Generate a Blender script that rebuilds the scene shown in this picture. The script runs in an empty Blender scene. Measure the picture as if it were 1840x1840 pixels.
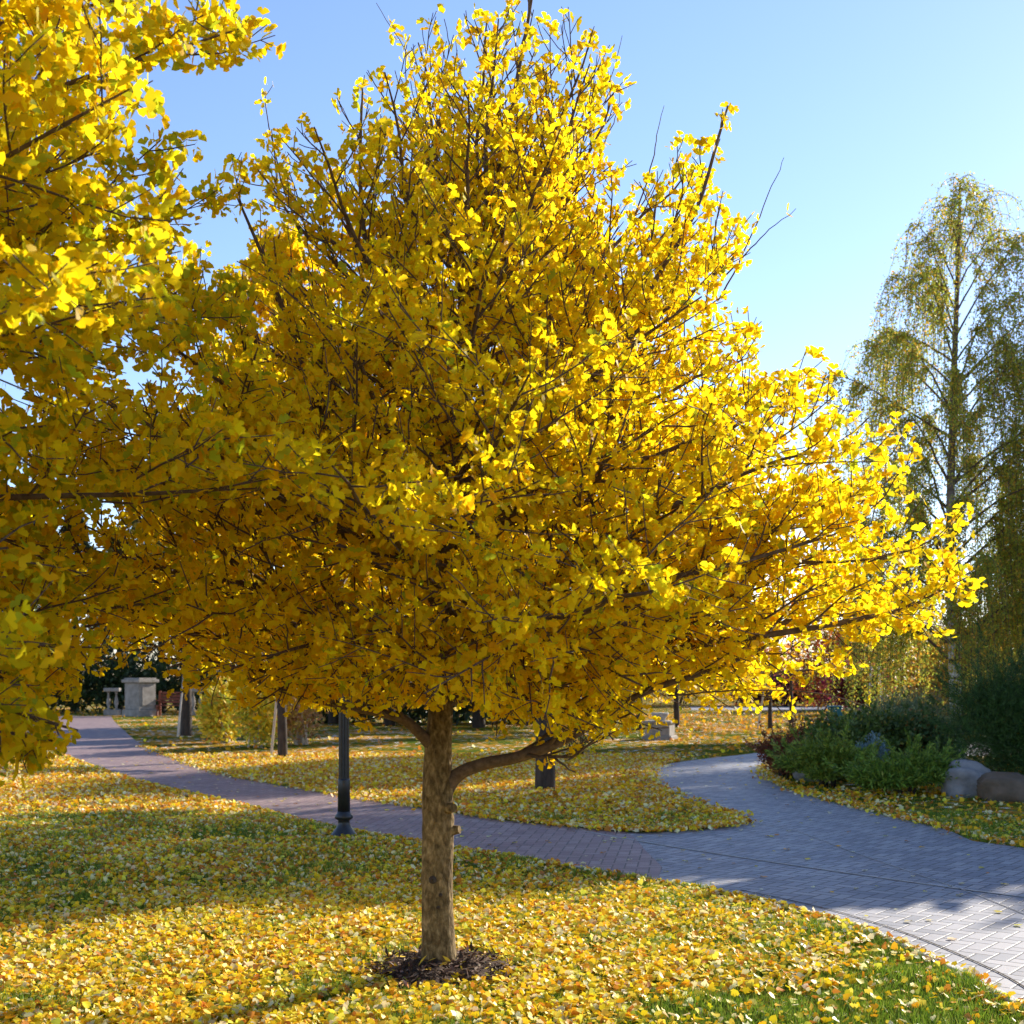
import bpy, math, random
import numpy as np

SEED = 7
random.seed(SEED)
rng = np.random.default_rng(SEED)
R = math.radians
C = bpy.context.scene.collection
CAMH = 1.6
FPX = 2300.0
HZ = 1220.0

# ------------------------------------------------------------------ camera, sky, sun, exposure
scene = bpy.context.scene
cd = bpy.data.cameras.new("camera")
cam = bpy.data.objects.new("camera", cd)
C.objects.link(cam)
cam.location = (0, 0, CAMH)
cam.rotation_euler = (R(90), 0, 0)
cd.sensor_width = 24.0
cd.lens = 24.0 * FPX / 1840.0
cd.shift_y = (HZ - 920.0) / 1840.0
cd.clip_start = 0.05
cd.clip_end = 3000
cd.dof.use_dof = True
cd.dof.focus_distance = 7.2
cd.dof.aperture_fstop = 3.2
scene.camera = cam

SUN_EL, SUN_AZ = 23.0, 42.0            # azimuth measured from +Y towards +X
w = bpy.data.worlds.new("World")
scene.world = w
w.use_nodes = True
wn = w.node_tree.nodes
wl = w.node_tree.links
wn.clear()
wo = wn.new("ShaderNodeOutputWorld")
wb = wn.new("ShaderNodeBackground")
sky = wn.new("ShaderNodeTexSky")
sky.sky_type = 'NISHITA'
sky.sun_disc = False
sky.sun_elevation = R(SUN_EL)
sky.sun_rotation = R(SUN_AZ)
sky.altitude = 0
sky.air_density = 1.0
sky.dust_density = 0.12
sky.ozone_density = 3.8
wb.inputs['Strength'].default_value = 0.130
wt = wn.new("ShaderNodeVectorMath"); wt.operation = 'MULTIPLY'
wt.inputs[1].default_value = (1.06, .955, 1.0)          # white balance of the sky
wl.new(sky.outputs[0], wt.inputs[0]); wl.new(wt.outputs[0], wb.inputs[0])
wl.new(wb.outputs[0], wo.inputs[0])

sl = bpy.data.lights.new("sun", 'SUN')
sl.energy = 5.0
sl.angle = R(0.53)
sl.color = (1.0, 0.91, 0.78)
so = bpy.data.objects.new("sun", sl)
C.objects.link(so)
az, el = R(SUN_AZ), R(SUN_EL)
SUN = np.array([math.sin(az) * math.cos(el), math.cos(az) * math.cos(el), math.sin(el)])
from mathutils import Vector
so.rotation_euler = Vector(SUN).to_track_quat('Z', 'Y').to_euler()
so.location = (20, 20, 20)

scene.view_settings.view_transform = 'Standard'
scene.view_settings.look = 'None'
scene.view_settings.gamma = 1
scene.view_settings.exposure = 1.0
scene.cycles.max_bounces = 10
scene.cycles.diffuse_bounces = 5
scene.cycles.transmission_bounces = 6
scene.cycles.transparent_max_bounces = 8
scene.cycles.use_denoising = True

# ------------------------------------------------------------------ helpers
def G(px, py, h=0.0):
    """a point of the ground (or of height h) seen at photo pixel px,py"""
    z = FPX * (CAMH - h) / (py - HZ)
    return ((px - 920.0) / FPX * z, z)

def tag(o, label=None, cat=None, group=None, kind=None):
    if label: o['label'] = label
    if cat: o['category'] = cat
    if group: o['group'] = group
    if kind: o['kind'] = kind
    return o

def empty(name, loc, rz=0.0):
    o = bpy.data.objects.new(name, None)
    C.objects.link(o)
    o.empty_display_size = 0.2
    o.location = loc
    o.rotation_euler = (0, 0, rz)
    return o

def make_mesh(name, verts, faces, mat=None, parent=None, col=None, smooth=False):
    """verts (n,3) in the parent's space; faces: int array (m,k)"""
    verts = np.asarray(verts, dtype=np.float32)
    me = bpy.data.meshes.new(name)
    if isinstance(faces, np.ndarray):
        m, k = faces.shape
        me.vertices.add(len(verts))
        me.vertices.foreach_set('co', verts.ravel())
        me.loops.add(m * k)
        me.loops.foreach_set('vertex_index', faces.astype(np.int32).ravel())
        me.polygons.add(m)
        me.polygons.foreach_set('loop_start', np.arange(0, m * k, k, dtype=np.int32))
        me.update(calc_edges=True)
    else:
        me.from_pydata([tuple(map(float, v)) for v in verts], [], [tuple(f) for f in faces])
    if smooth:
        me.polygons.foreach_set('use_smooth', np.ones(len(me.polygons), dtype=bool))
    if col is not None:
        a = me.color_attributes.new('tint', 'FLOAT_COLOR', 'POINT')
        c4 = np.ones((len(verts), 4), dtype=np.float32)
        c4[:, :3] = col
        a.data.foreach_set('color', c4.ravel())
    me.update()
    o = bpy.data.objects.new(name, me)
    C.objects.link(o)
    if mat: me.materials.append(mat)
    if parent is not None: o.parent = parent
    return o

class MB:
    """collects simple shapes into ONE mesh"""
    def __init__(s): s.v = []; s.f = []
    def add(s, vs, fs):
        n = len(s.v)
        s.v += [tuple(map(float, p)) for p in vs]
        s.f += [tuple(i + n for i in f) for f in fs]
    def box(s, c, d, rz=0.0, bevel=0.0):
        x, y, z = d[0] / 2, d[1] / 2, d[2] / 2
        b = min(bevel, x * .9, y * .9, z * .9)
        if b <= 0:
            vs = [(-x,-y,-z),(x,-y,-z),(x,y,-z),(-x,y,-z),(-x,-y,z),(x,-y,z),(x,y,z),(-x,y,z)]
            fs = [(0,3,2,1),(4,5,6,7),(0,1,5,4),(1,2,6,5),(2,3,7,6),(3,0,4,7)]
        else:
            ring = lambda X, Y, q, Z: [(-X+q,-Y,Z),(X-q,-Y,Z),(X,-Y+q,Z),(X,Y-q,Z),(X-q,Y,Z),(-X+q,Y,Z),(-X,Y-q,Z),(-X,-Y+q,Z)]
            vs = ring(x-b,y-b,b*.6,-z)+ring(x,y,b,-z+b)+ring(x,y,b,z-b)+ring(x-b,y-b,b*.6,z)
            fs = [tuple(reversed(range(8))), tuple(range(24,32))]
            for k in range(3):
                for i in range(8):
                    j=(i+1)%8
                    fs.append((k*8+i,k*8+j,k*8+8+j,k*8+8+i))
        cs, sn = math.cos(rz), math.sin(rz)
        s.add([(c[0]+p[0]*cs-p[1]*sn, c[1]+p[0]*sn+p[1]*cs, c[2]+p[2]) for p in vs], fs)
    def lathe(s, c, prof, n=24, flute=0.0, nf=0):
        """prof: list of (r, z)"""
        vs = []; fs = []
        for r, z in prof:
            for i in range(n):
                a = 2*math.pi*i/n
                rr = r*(1-flute*(0.5+0.5*math.cos(a*nf))) if nf else r
                vs.append((c[0]+rr*math.cos(a), c[1]+rr*math.sin(a), c[2]+z))
        for k in range(len(prof)-1):
            for i in range(n):
                j=(i+1)%n
                fs.append((k*n+i,k*n+j,(k+1)*n+j,(k+1)*n+i))
        fs.append(tuple(reversed(range(n)))); fs.append(tuple(range((len(prof)-1)*n,len(prof)*n)))
        s.add(vs, fs)
    def tube(s, pts, rad, n=8):
        v, f = tube_arrays(pts, rad, n)
        s.add(v, [tuple(q) for q in f])
    def build(s, name, mat, parent=None, smooth=False):
        return make_mesh(name, s.v, s.f, mat, parent, smooth=smooth)

def unit(v):
    v = np.asarray(v, float)
    return v / (np.linalg.norm(v, axis=-1, keepdims=True) + 1e-9)

def tube_arrays(pts, rad, n=8, lump=0.0):
    pts = np.asarray(pts, float); m = len(pts)
    rad = np.asarray(rad, float) if np.ndim(rad) else np.full(m, float(rad))
    t = np.gradient(pts, axis=0); t = unit(t)
    ref = np.array([0.13, 0.97, 0.2]) if abs(t[0][2]) > .6 else np.array([0.05, 0.1, 1.0])
    u = unit(ref[None] - (t @ ref)[:, None] * t)
    b = np.cross(t, u)
    a = np.linspace(0, 2*np.pi, n, endpoint=False)
    rr = rad[:, None] * np.ones((m, n))
    if lump:
        rr *= 1 + lump * (rng.random((m, n)) - .5)
    v = pts[:, None, :] + rr[..., None] * (np.cos(a)[None, :, None]*u[:, None, :] + np.sin(a)[None, :, None]*b[:, None, :])
    v = v.reshape(-1, 3)
    i = np.arange(n); j = (i+1) % n
    f = np.concatenate([np.stack([k*n+i, k*n+j, (k+1)*n+j, (k+1)*n+i], 1) for k in range(m-1)])
    return v, f

class Tubes:
    def __init__(s): s.v = []; s.f = []; s.n = 0
    def add(s, pts, rad, n=5, lump=0.0):
        v, f = tube_arrays(pts, rad, n, lump)
        s.v.append(v); s.f.append(f + s.n); s.n += len(v)
    def build(s, name, mat, parent, smooth=True):
        return make_mesh(name, np.concatenate(s.v), np.concatenate(s.f), mat, parent, smooth=smooth)

# leaf templates: (along, across, normal offset), triangles
def _fan(petiole):
    v = []; f = []
    if petiole:
        v += [(0, .018, 0), (0, -.018, 0), (.45, 0, 0.02)]
        f += [(0, 1, 2)]
        o = .42; s = .62
    else:
        o = 0; s = 1.0
    b = len(v)
    v += [(o, 0, 0)]
    for ang, r, z in ((-57, .93, .12), (-33, 1.0, .02), (-9, .97, -.04), (1, .66, -.05), (11, .98, -.03), (34, 1.0, .03), (58, .90, .15)):
        v.append((o + s*r*math.cos(R(ang)), s*1.2*r*math.sin(R(ang)), s*z))
    f += [(b, b+i, b+i+1) for i in range(1, 7)]
    return np.array(v), np.array(f)
T_GINKGO = _fan(True)
T_FALLEN = (np.array([(-.5,0,.0),(-.1,-.42,.10),(.30,-.50,.06),(.5,-.12,.16),(.34,.0,.03),(.52,.16,.02),(.28,.5,.14),(-.1,.40,.02)]),
            np.array([(0,1,4),(1,2,4),(2,3,4),(0,4,7),(4,5,6),(4,6,7)]))
T_LEAF = (np.array([(0,0,0),(.45,-.30,.08),(1,0,0),(.45,.30,.08)]), np.array([(0,1,2),(0,2,3)]))
T_NEEDLE = (np.array([(0,-.06,0),(0,.06,0),(1,0,0)]), np.array([(0,1,2)]))
T_SPRAY = (np.array([(0,-.05,0),(.5,-.13,.03),(1,0,0),(.5,.13,.03)]), np.array([(0,1,2),(0,2,3)]))

def leaf_mesh(name, P, D, N, S, tmpl, mat, parent, cols):
    tv, tf = tmpl
    D = unit(D); B = unit(np.cross(N, D)); N = np.cross(D, B)
    n = len(P); k = len(tv)
    V = (P[:, None, :] + S[:, None, None] * (tv[None, :, 0, None]*D[:, None, :] + tv[None, :, 1, None]*B[:, None, :] + tv[None, :, 2, None]*N[:, None, :]))
    F = (tf[None] + (np.arange(n)*k)[:, None, None]).reshape(-1, 3)
    return make_mesh(name, V.reshape(-1, 3), F, mat, parent, col=np.repeat(cols, k, axis=0))

def palette(n, cols, wts, jit=.12):
    cols = np.array(cols); wts = np.array(wts, float); wts /= wts.sum()
    c = cols[rng.choice(len(cols), n, p=wts)]
    c = c * (1 + jit*(rng.standard_normal((n, 1)))) * (1 + .4*jit*rng.standard_normal((n, 3)))
    return np.clip(c, .002, .95)

# ------------------------------------------------------------------ materials
def mat_new(name):
    m = bpy.data.materials.new(name); m.use_nodes = True
    nt = m.node_tree; nt.nodes.clear()
    return m, nt, nt.nodes.new('ShaderNodeOutputMaterial')

def N_(nt, t, **kw):
    n = nt.nodes.new(t)
    for k, v in kw.items():
        if hasattr(n, k) and not k[0].isupper(): setattr(n, k, v)
        else: n.inputs[k.replace('_', ' ')].default_value = v
    return n

def leaf_mat(name, transl=.5, rough=.45, gain=1.0, sat=1.0, spec=.35):
    m, nt, out = mat_new(name)
    a = N_(nt, 'ShaderNodeAttribute', attribute_name='tint')
    pr = N_(nt, 'ShaderNodeBsdfPrincipled', Roughness=rough)
    pr.inputs['Specular IOR Level'].default_value = spec
    tr = N_(nt, 'ShaderNodeBsdfTranslucent')
    hs = N_(nt, 'ShaderNodeHueSaturation', Saturation=sat, Value=gain)
    mx = N_(nt, 'ShaderNodeMixShader'); mx.inputs[0].default_value = transl
    L = nt.links
    L.new(a.outputs['Color'], pr.inputs['Base Color'])
    L.new(a.outputs['Color'], hs.inputs['Color'])
    L.new(hs.outputs[0], tr.inputs['Color'])
    L.new(pr.outputs[0], mx.inputs[1]); L.new(tr.outputs[0], mx.inputs[2])
    L.new(mx.outputs[0], out.inputs[0])
    return m

def noise_mat(name, c1, c2, scale=8, rough=.85, bump=.3, stretch=(1,1,1), detail=6, c3=None, spec=.3, metallic=0, bdist=.02):
    m, nt, out = mat_new(name); L = nt.links
    tc = N_(nt, 'ShaderNodeTexCoord')
    mp = N_(nt, 'ShaderNodeMapping'); mp.inputs['Scale'].default_value = stretch
    no = N_(nt, 'ShaderNodeTexNoise', Scale=scale, Detail=detail, Roughness=.62)
    cr = N_(nt, 'ShaderNodeValToRGB')
    cr.color_ramp.elements[0].position = .32; cr.color_ramp.elements[0].color = (*c1, 1)
    cr.color_ramp.elements[1].position = .68; cr.color_ramp.elements[1].color = (*c2, 1)
    if c3:
        e = cr.color_ramp.elements.new(.52); e.color = (*c3, 1)
    pr = N_(nt, 'ShaderNodeBsdfPrincipled', Roughness=rough, Metallic=metallic)
    pr.inputs['Specular IOR Level'].default_value = spec
    bp = N_(nt, 'ShaderNodeBump', Strength=bump, Distance=bdist)
    L.new(tc.outputs['Object'], mp.inputs[0]); L.new(mp.outputs[0], no.inputs[0])
    L.new(no.outputs[0], cr.inputs[0]); L.new(cr.outputs[0], pr.inputs['Base Color'])
    L.new(no.outputs[0], bp.inputs['Height']); L.new(bp.outputs[0], pr.inputs['Normal'])
    L.new(pr.outputs[0], out.inputs[0])
    return m

M_GINKGO = leaf_mat('ginkgo_leaf', .66, .5, spec=.12)
M_FALLEN = leaf_mat('fallen_leaf', .28, .48, spec=.2)
M_GRASSB = leaf_mat('grass_blade', .35, .5)
M_GREEN = leaf_mat('green_leaf', .32, .38)
M_BIRCH = leaf_mat('birch_leaf', .6, .45)
M_NEEDLE = leaf_mat('conifer_needle', .12, .5)
def trunk_bark():
    m, nt, out = mat_new('ridged_grey_brown_bark'); L = nt.links
    tc = N_(nt, 'ShaderNodeTexCoord')
    mp = N_(nt, 'ShaderNodeMapping'); mp.inputs['Scale'].default_value = (1,1,.5)
    n1 = N_(nt, 'ShaderNodeTexNoise', Scale=38, Detail=8, Roughness=.65, Distortion=.4)
    n2 = N_(nt, 'ShaderNodeTexNoise', Scale=7, Detail=4, Roughness=.6)
    vo = N_(nt, 'ShaderNodeTexVoronoi', Scale=34, feature='DISTANCE_TO_EDGE')
    cr = N_(nt, 'ShaderNodeValToRGB'); e = cr.color_ramp.elements
    e[0].position=.30; e[0].color=(.060,.040,.016,1); e[1].position=.72; e[1].color=(.46,.35,.19,1)
    q = cr.color_ramp.elements.new(.5); q.color=(.20,.145,.07,1)
    c2 = N_(nt, 'ShaderNodeValToRGB'); e = c2.color_ramp.elements
    e[0].position=.35; e[0].color=(.55,.50,.42,1); e[1].position=.65; e[1].color=(1.15,1.1,1.0,1)
    mul = N_(nt, 'ShaderNodeMix', data_type='RGBA', blend_type='MULTIPLY'); mul.inputs['Factor'].default_value=1
    ad = N_(nt, 'ShaderNodeMath', operation='MULTIPLY_ADD'); ad.inputs[1].default_value=1.6
    pr = N_(nt, 'ShaderNodeBsdfPrincipled', Roughness=.88); pr.inputs['Specular IOR Level'].default_value=.2
    bp = N_(nt, 'ShaderNodeBump', Strength=.8, Distance=.008)
    L.new(tc.outputs['Object'], mp.inputs[0])
    L.new(mp.outputs[0], n1.inputs[0]); L.new(tc.outputs['Object'], n2.inputs[0]); L.new(mp.outputs[0], vo.inputs[0])
    L.new(n1.outputs[0], cr.inputs[0]); L.new(n2.outputs[0], c2.inputs[0])
    L.new(cr.outputs[0], mul.inputs['A']); L.new(c2.outputs[0], mul.inputs['B'])
    L.new(vo.outputs[0], ad.inputs[0]); L.new(n1.outputs[0], ad.inputs[2])
    L.new(ad.outputs[0], bp.inputs['Height']); L.new(bp.outputs[0], pr.inputs['Normal'])
    L.new(mul.outputs['Result'], pr.inputs['Base Color']); L.new(pr.outputs[0], out.inputs[0])
    return m
M_BARK = trunk_bark()
M_TWIG = noise_mat('twig_bark', (.07,.045,.03), (.16,.11,.075), 30, .85, .2)
M_DBARK = noise_mat('dark_bark', (.03,.022,.018), (.08,.06,.045), 14, .9, .8, (1,1,.3))
M_STONE = noise_mat('pale_stone', (.22,.19,.155), (.36,.32,.27), 5, .85, .15)
M_BOULDER = noise_mat('grey_boulder', (.17,.17,.175), (.36,.35,.34), 4, .9, .8, bdist=.05)
M_BOULDERB = noise_mat('brown_boulder', (.10,.075,.05), (.20,.15,.11), 3, .9, .8, bdist=.05)
M_IRON = noise_mat('black_painted_metal', (.014,.014,.015), (.026,.026,.028), 20, .38, .04, spec=.5)
M_REDWOOD = noise_mat('red_brown_wood', (.16,.045,.025), (.26,.085,.05), 10, .6, .1, (8,1,1))
M_STAKE = noise_mat('pale_wood_stake', (.45,.38,.30), (.62,.55,.46), 12, .8, .2, (1,1,.1))
M_BIRCHDULL = leaf_mat('dull_chip', .05, .9)
M_TEAL = noise_mat('teal_plastic', (.01,.10,.13), (.015,.14,.17), 6, .5, .02)
M_MULCH = noise_mat('dark_soil', (.035,.02,.012), (.12,.075,.05), 30, .95, .9, bdist=.03)
M_CONC = noise_mat('concrete_edging', (.32,.30,.28), (.5,.48,.45), 18, .9, .4)
M_GLASS = noise_mat('frosted_lamp_glass', (.75,.75,.72), (.82,.82,.8), 4, .25, .0)

def birch_bark():
    m, nt, out = mat_new('white_birch_bark'); L = nt.links
    tc = N_(nt, 'ShaderNodeTexCoord')
    mp = N_(nt, 'ShaderNodeMapping'); mp.inputs['Scale'].default_value = (1.2, 1.2, 5.5)
    no = N_(nt, 'ShaderNodeTexNoise', Scale=1.6, Detail=5, Roughness=.6)
    cr = N_(nt, 'ShaderNodeValToRGB')
    cr.color_ramp.elements[0].position = .44; cr.color_ramp.elements[0].color = (.03,.028,.026,1)
    cr.color_ramp.elements[1].position = .50; cr.color_ramp.elements[1].color = (.66,.64,.60,1)
    pr = N_(nt, 'ShaderNodeBsdfPrincipled', Roughness=.7)
    L.new(tc.outputs['Object'], mp.inputs[0]); L.new(mp.outputs[0], no.inputs[0])
    sp = N_(nt, 'ShaderNodeSeparateXYZ'); mr = N_(nt, 'ShaderNodeMapRange')
    mr.inputs['From Min'].default_value = 3.4; mr.inputs['From Max'].default_value = 5.5
    mx = N_(nt, 'ShaderNodeMix', data_type='RGBA'); mx.inputs['B'].default_value = (.13,.09,.06,1)
    L.new(tc.outputs['Object'], sp.inputs[0]); L.new(sp.outputs[2], mr.inputs[0]); L.new(mr.outputs[0], mx.inputs['Factor'])
    L.new(no.outputs[0], cr.inputs[0]); L.new(cr.outputs[0], mx.inputs['A']); L.new(mx.outputs['Result'], pr.inputs['Base Color']); L.new(pr.outputs[0], out.inputs[0])
    return m
M_BIRCHBARK = birch_bark()

def lawn_mat():
    m, nt, out = mat_new('lawn'); L = nt.links
    tc = N_(nt, 'ShaderNodeTexCoord')
    n1 = N_(nt, 'ShaderNodeTexNoise', Scale=.35, Detail=4)
    n2 = N_(nt, 'ShaderNodeTexNoise', Scale=14, Detail=6, Roughness=.7)
    g = N_(nt, 'ShaderNodeValToRGB')
    g.color_ramp.elements[0].position = .3; g.color_ramp.elements[0].color = (.035,.065,.010,1)
    g.color_ramp.elements[1].position = .7; g.color_ramp.elements[1].color = (.13,.17,.025,1)
    vo = N_(nt, 'ShaderNodeTexVoronoi', Scale=9.0, Randomness=1.0)
    lf = N_(nt, 'ShaderNodeValToRGB')                      # leaf litter colour per cell
    for p, c in ((0.0,(.46,.20,.02)),(.35,(.60,.30,.03)),(.6,(.40,.15,.03)),(.8,(.50,.30,.04))):
        e = lf.color_ramp.elements.new(p) if p not in (0.0,) else lf.color_ramp.elements[0]
        e.position = p; e.color = (*c, 1)
    sep = N_(nt, 'ShaderNodeSeparateColor')
    ms = N_(nt, 'ShaderNodeMath', operation='ADD')
    th = N_(nt, 'ShaderNodeValToRGB')
    th.color_ramp.elements[0].position = .48; th.color_ramp.elements[0].color = (0,0,0,1)
    th.color_ramp.elements[1].position = .58; th.color_ramp.elements[1].color = (1,1,1,1)
    mul = N_(nt, 'ShaderNodeMath', operation='MULTIPLY'); mul.inputs[1].default_value = .34
    mx = N_(nt, 'ShaderNodeMix', data_type='RGBA')
    pr = N_(nt, 'ShaderNodeBsdfPrincipled', Roughness=.9)
    pr.inputs['Specular IOR Level'].default_value = 0
    bp = N_(nt, 'ShaderNodeBump', Strength=.8, Distance=.05)
    for t in (n1, n2, vo): L.new(tc.outputs['Object'], t.inputs['Vector'])
    L.new(n2.outputs[0], g.inputs[0])
    L.new(vo.outputs['Color'], sep.inputs[0])
    L.new(sep.outputs[0], lf.inputs[0])
    L.new(sep.outputs[1], mul.inputs[0])
    L.new(mul.outputs[0], ms.inputs[0]); L.new(n1.outputs[0], ms.inputs[1])
    sb = N_(nt, 'ShaderNodeMath', operation='SUBTRACT'); sb.inputs[1].default_value = .18
    L.new(ms.outputs[0], sb.inputs[0]); L.new(sb.outputs[0], th.inputs[0])
    L.new(th.outputs[0], mx.inputs['Factor']); L.new(g.outputs[0], mx.inputs['A']); L.new(lf.outputs[0], mx.inputs['B'])
    L.new(mx.outputs['Result'], pr.inputs['Base Color'])
    L.new(n2.outputs[0], bp.inputs['Height']); L.new(bp.outputs[0], pr.inputs['Normal'])
    L.new(pr.outputs[0], out.inputs[0])
    return m
M_LAWN = lawn_mat()

def paver_mat(name, cols, joint, wid=.105, rot=38, rough=.62):
    """herringbone block paving, 2:1 blocks"""
    m, nt, out = mat_new(name); L = nt.links
    def M(op, a, b=None, c=None):
        n = nt.nodes.new('ShaderNodeMath'); n.operation = op
        for i, x in enumerate((a, b, c)):
            if x is None: continue
            if isinstance(x, (int, float)): n.inputs[i].default_value = x
            else: L.new(x, n.inputs[i])
        return n.outputs[0]
    tc = N_(nt, 'ShaderNodeTexCoord')
    mp = N_(nt, 'ShaderNodeMapping'); mp.inputs['Rotation'].default_value = (0, 0, R(rot))
    mp.inputs['Location'].default_value = (100, 100, 0)
    L.new(tc.outputs['Object'], mp.inputs[0])
    sx = N_(nt, 'ShaderNodeSeparateXYZ'); L.new(mp.outputs[0], sx.inputs[0])
    X = M('DIVIDE', sx.outputs[0], wid); Y = M('DIVIDE', sx.outputs[1], wid)
    i, j = M('FLOOR', X), M('FLOOR', Y)
    u, v = M('SUBTRACT', X, i), M('SUBTRACT', Y, j)
    mm = M('FLOORED_MODULO', M('SUBTRACT', i, j), 4.0)
    eq = lambda k: M('COMPARE', mm, float(k), .1)
    e0, e1, e2, e3 = eq(0), eq(1), eq(2), eq(3)
    d = M('MINIMUM', M('MINIMUM', M('ADD', u, e1), M('ADD', M('SUBTRACT', 1.0, u), e0)),
                     M('MINIMUM', M('ADD', v, e2), M('ADD', M('SUBTRACT', 1.0, v), e3)))
    ii = M('SUBTRACT', i, e1); jj = M('SUBTRACT', j, e2)
    cb = N_(nt, 'ShaderNodeCombineXYZ'); L.new(ii, cb.inputs[0]); L.new(jj, cb.inputs[1])
    wnz = N_(nt, 'ShaderNodeTexWhiteNoise', noise_dimensions='3D'); L.new(cb.outputs[0], wnz.inputs['Vector'])
    cr = N_(nt, 'ShaderNodeValToRGB')
    for q, c in enumerate(cols):
        e = cr.color_ramp.elements[q] if q < 2 else cr.color_ramp.elements.new(.5)
        e.position = q/(len(cols)-1) if q != 1 or len(cols) == 2 else 1/(len(cols)-1)
        e.color = (*c, 1)
    L.new(wnz.outputs['Value'], cr.inputs[0])
    no = N_(nt, 'ShaderNodeTexNoise', Scale=3.0, Detail=8, Roughness=.7); L.new(tc.outputs['Object'], no.inputs[0])
    dirt = N_(nt, 'ShaderNodeMix', data_type='RGBA', blend_type='MULTIPLY'); dirt.inputs['Factor'].default_value = .8
    dr = N_(nt, 'ShaderNodeValToRGB')
    dr.color_ramp.elements[0].position = .3; dr.color_ramp.elements[0].color = (.72,.70,.68,1)
    dr.color_ramp.elements[1].position = .7; dr.color_ramp.elements[1].color = (1.08,1.07,1.05,1)
    L.new(no.outputs[0], dr.inputs[0])
    L.new(cr.outputs[0], dirt.inputs['A']); L.new(dr.outputs[0], dirt.inputs['B'])
    jm = N_(nt, 'ShaderNodeMapRange'); jm.inputs['From Min'].default_value = .03; jm.inputs['From Max'].default_value = .085
    L.new(d, jm.inputs[0])
    mx = N_(nt, 'ShaderNodeMix', data_type='RGBA')
    L.new(jm.outputs[0], mx.inputs['Factor']); mx.inputs['A'].default_value = (*joint, 1); L.new(dirt.outputs['Result'], mx.inputs['B'])
    pr = N_(nt, 'ShaderNodeBsdfPrincipled', Roughness=rough)
    bp = N_(nt, 'ShaderNodeBump', Strength=.6, Distance=.006)
    L.new(jm.outputs[0], bp.inputs['Height']); L.new(bp.outputs[0], pr.inputs['Normal'])
    L.new(mx.outputs['Result'], pr.inputs['Base Color']); L.new(pr.outputs[0], out.inputs[0])
    return m
M_PAVE = paver_mat('grey_block_paving', [(.21,.22,.25),(.29,.295,.32),(.36,.355,.365)], (.08,.075,.075))
M_PAVER = paver_mat('red_brown_block_paving', [(.24,.155,.16),(.31,.21,.20),(.36,.26,.24)], (.09,.07,.065), rot=8)

# ------------------------------------------------------------------ ground and paths
NEAR_W = [(3.6,1.0),(3.3,3.6),(2.95,5.1)]
near_px = [(1840,1815),(1720,1750),(1600,1694),(1500,1658),(1400,1630),(1290,1606),(1180,1587),(1040,1563),(900,1540),(760,1517),(640,1497),(560,1481),(480,1460),(380,1436),(300,1418),(240,1402),(180,1383),(120,1360),(80,1340),(56,1322),(50,1308),(60,1297),(90,1288)]
farL_px = [(200,1287),(205,1296),(222,1312),(260,1343),(330,1370),(400,1392),(480,1408),(640,1435),(760,1453),(900,1474),(1040,1488),(1120,1494),(1180,1495),(1270,1489),(1310,1483),(1327,1476)]
isl_px = [(1320,1469),(1290,1459),(1230,1441),(1190,1418),(1168,1398),(1168,1386),(1185,1377),(1230,1368),(1300,1360),(1390,1350),(1450,1343)]
outR_px = [(1480,1362),(1430,1366),(1392,1372),(1374,1382),(1376,1393),(1395,1406),(1430,1421),(1500,1442),(1600,1467),(1700,1490),(1840,1524)]
near = NEAR_W + [G(*p) for p in near_px]
farL = [G(*p) for p in farL_px]
isl = [G(*p) for p in isl_px]
outR = [G(*p) for p in outR_px] + [(8.2,10.6),(14,9.2),(30,8.0)]
FARR = [(12.5, 33), (26, 38), (26, 33), (14, 27.5)]
path_poly = near + farL + isl + FARR + outR + [(30,1.0)]

def smooth_line(pts, k=4):
    p = np.array(pts); out = []
    for i in range(len(p)-1):
        p0, p1, p2, p3 = p[max(i-1,0)], p[i], p[i+1], p[min(i+2,len(p)-1)]
        for t in np.linspace(0, 1, k, endpoint=False):
            out.append(.5*((2*p1)+(-p0+p2)*t+(2*p0-5*p1+4*p2-p3)*t*t+(-p0+3*p1-3*p2+p3)*t**3))
    out.append(p[-1]); return np.array(out)

def in_poly(x, y, poly):
    poly = np.asarray(poly); c = np.zeros(len(x), bool)
    j = len(poly)-1
    for i in range(len(poly)):
        xi, yi = poly[i]; xj, yj = poly[j]
        cond = ((yi > y) != (yj > y)) & (x < (xj-xi)*(y-yi)/(yj-yi+1e-12)+xi)
        c ^= cond; j = i
    return c

def sheet(name, poly, z, mat):
    import bmesh
    bm = bmesh.new()
    vs = [bm.verts.new((p[0], p[1], z)) for p in poly]
    f = bm.faces.new(vs)
    bmesh.ops.triangulate(bm, faces=[f])
    bm.normal_update()
    for q in bm.faces:
        if q.normal.z < 0: q.normal_flip()
    me = bpy.data.meshes.new(name); bm.to_mesh(me); bm.free()
    o = bpy.data.objects.new(name, me); C.objects.link(o); me.materials.append(mat)
    o['kind'] = 'structure'
    return o

gnd = make_mesh('lawn', [(-900,-40,0),(900,-40,0),(900,1500,0),(-900,1500,0)], [(0,1,2,3)], M_LAWN)
gnd['kind'] = 'structure'
pp = np.concatenate([smooth_line(near,3), smooth_line(farL,3), smooth_line(isl,3), np.array(FARR), smooth_line(outR,3), np.array([(30,1.0)])])
sheet('paved_path', pp, .004, M_PAVE)
# the red-brown stretch that leaves to the left
i0 = 7 + 3                                   # near edge point (1180,1587) onwards
redn = near[3+6:]; redf = farL[:12]
join = [G(1140,1505), G(1160,1530), G(1190,1560)]
red = np.concatenate([smooth_line(redn,3), smooth_line(redf,3), np.array(join)])
sheet('red_brown_path', red, .008, M_PAVER)
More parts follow.
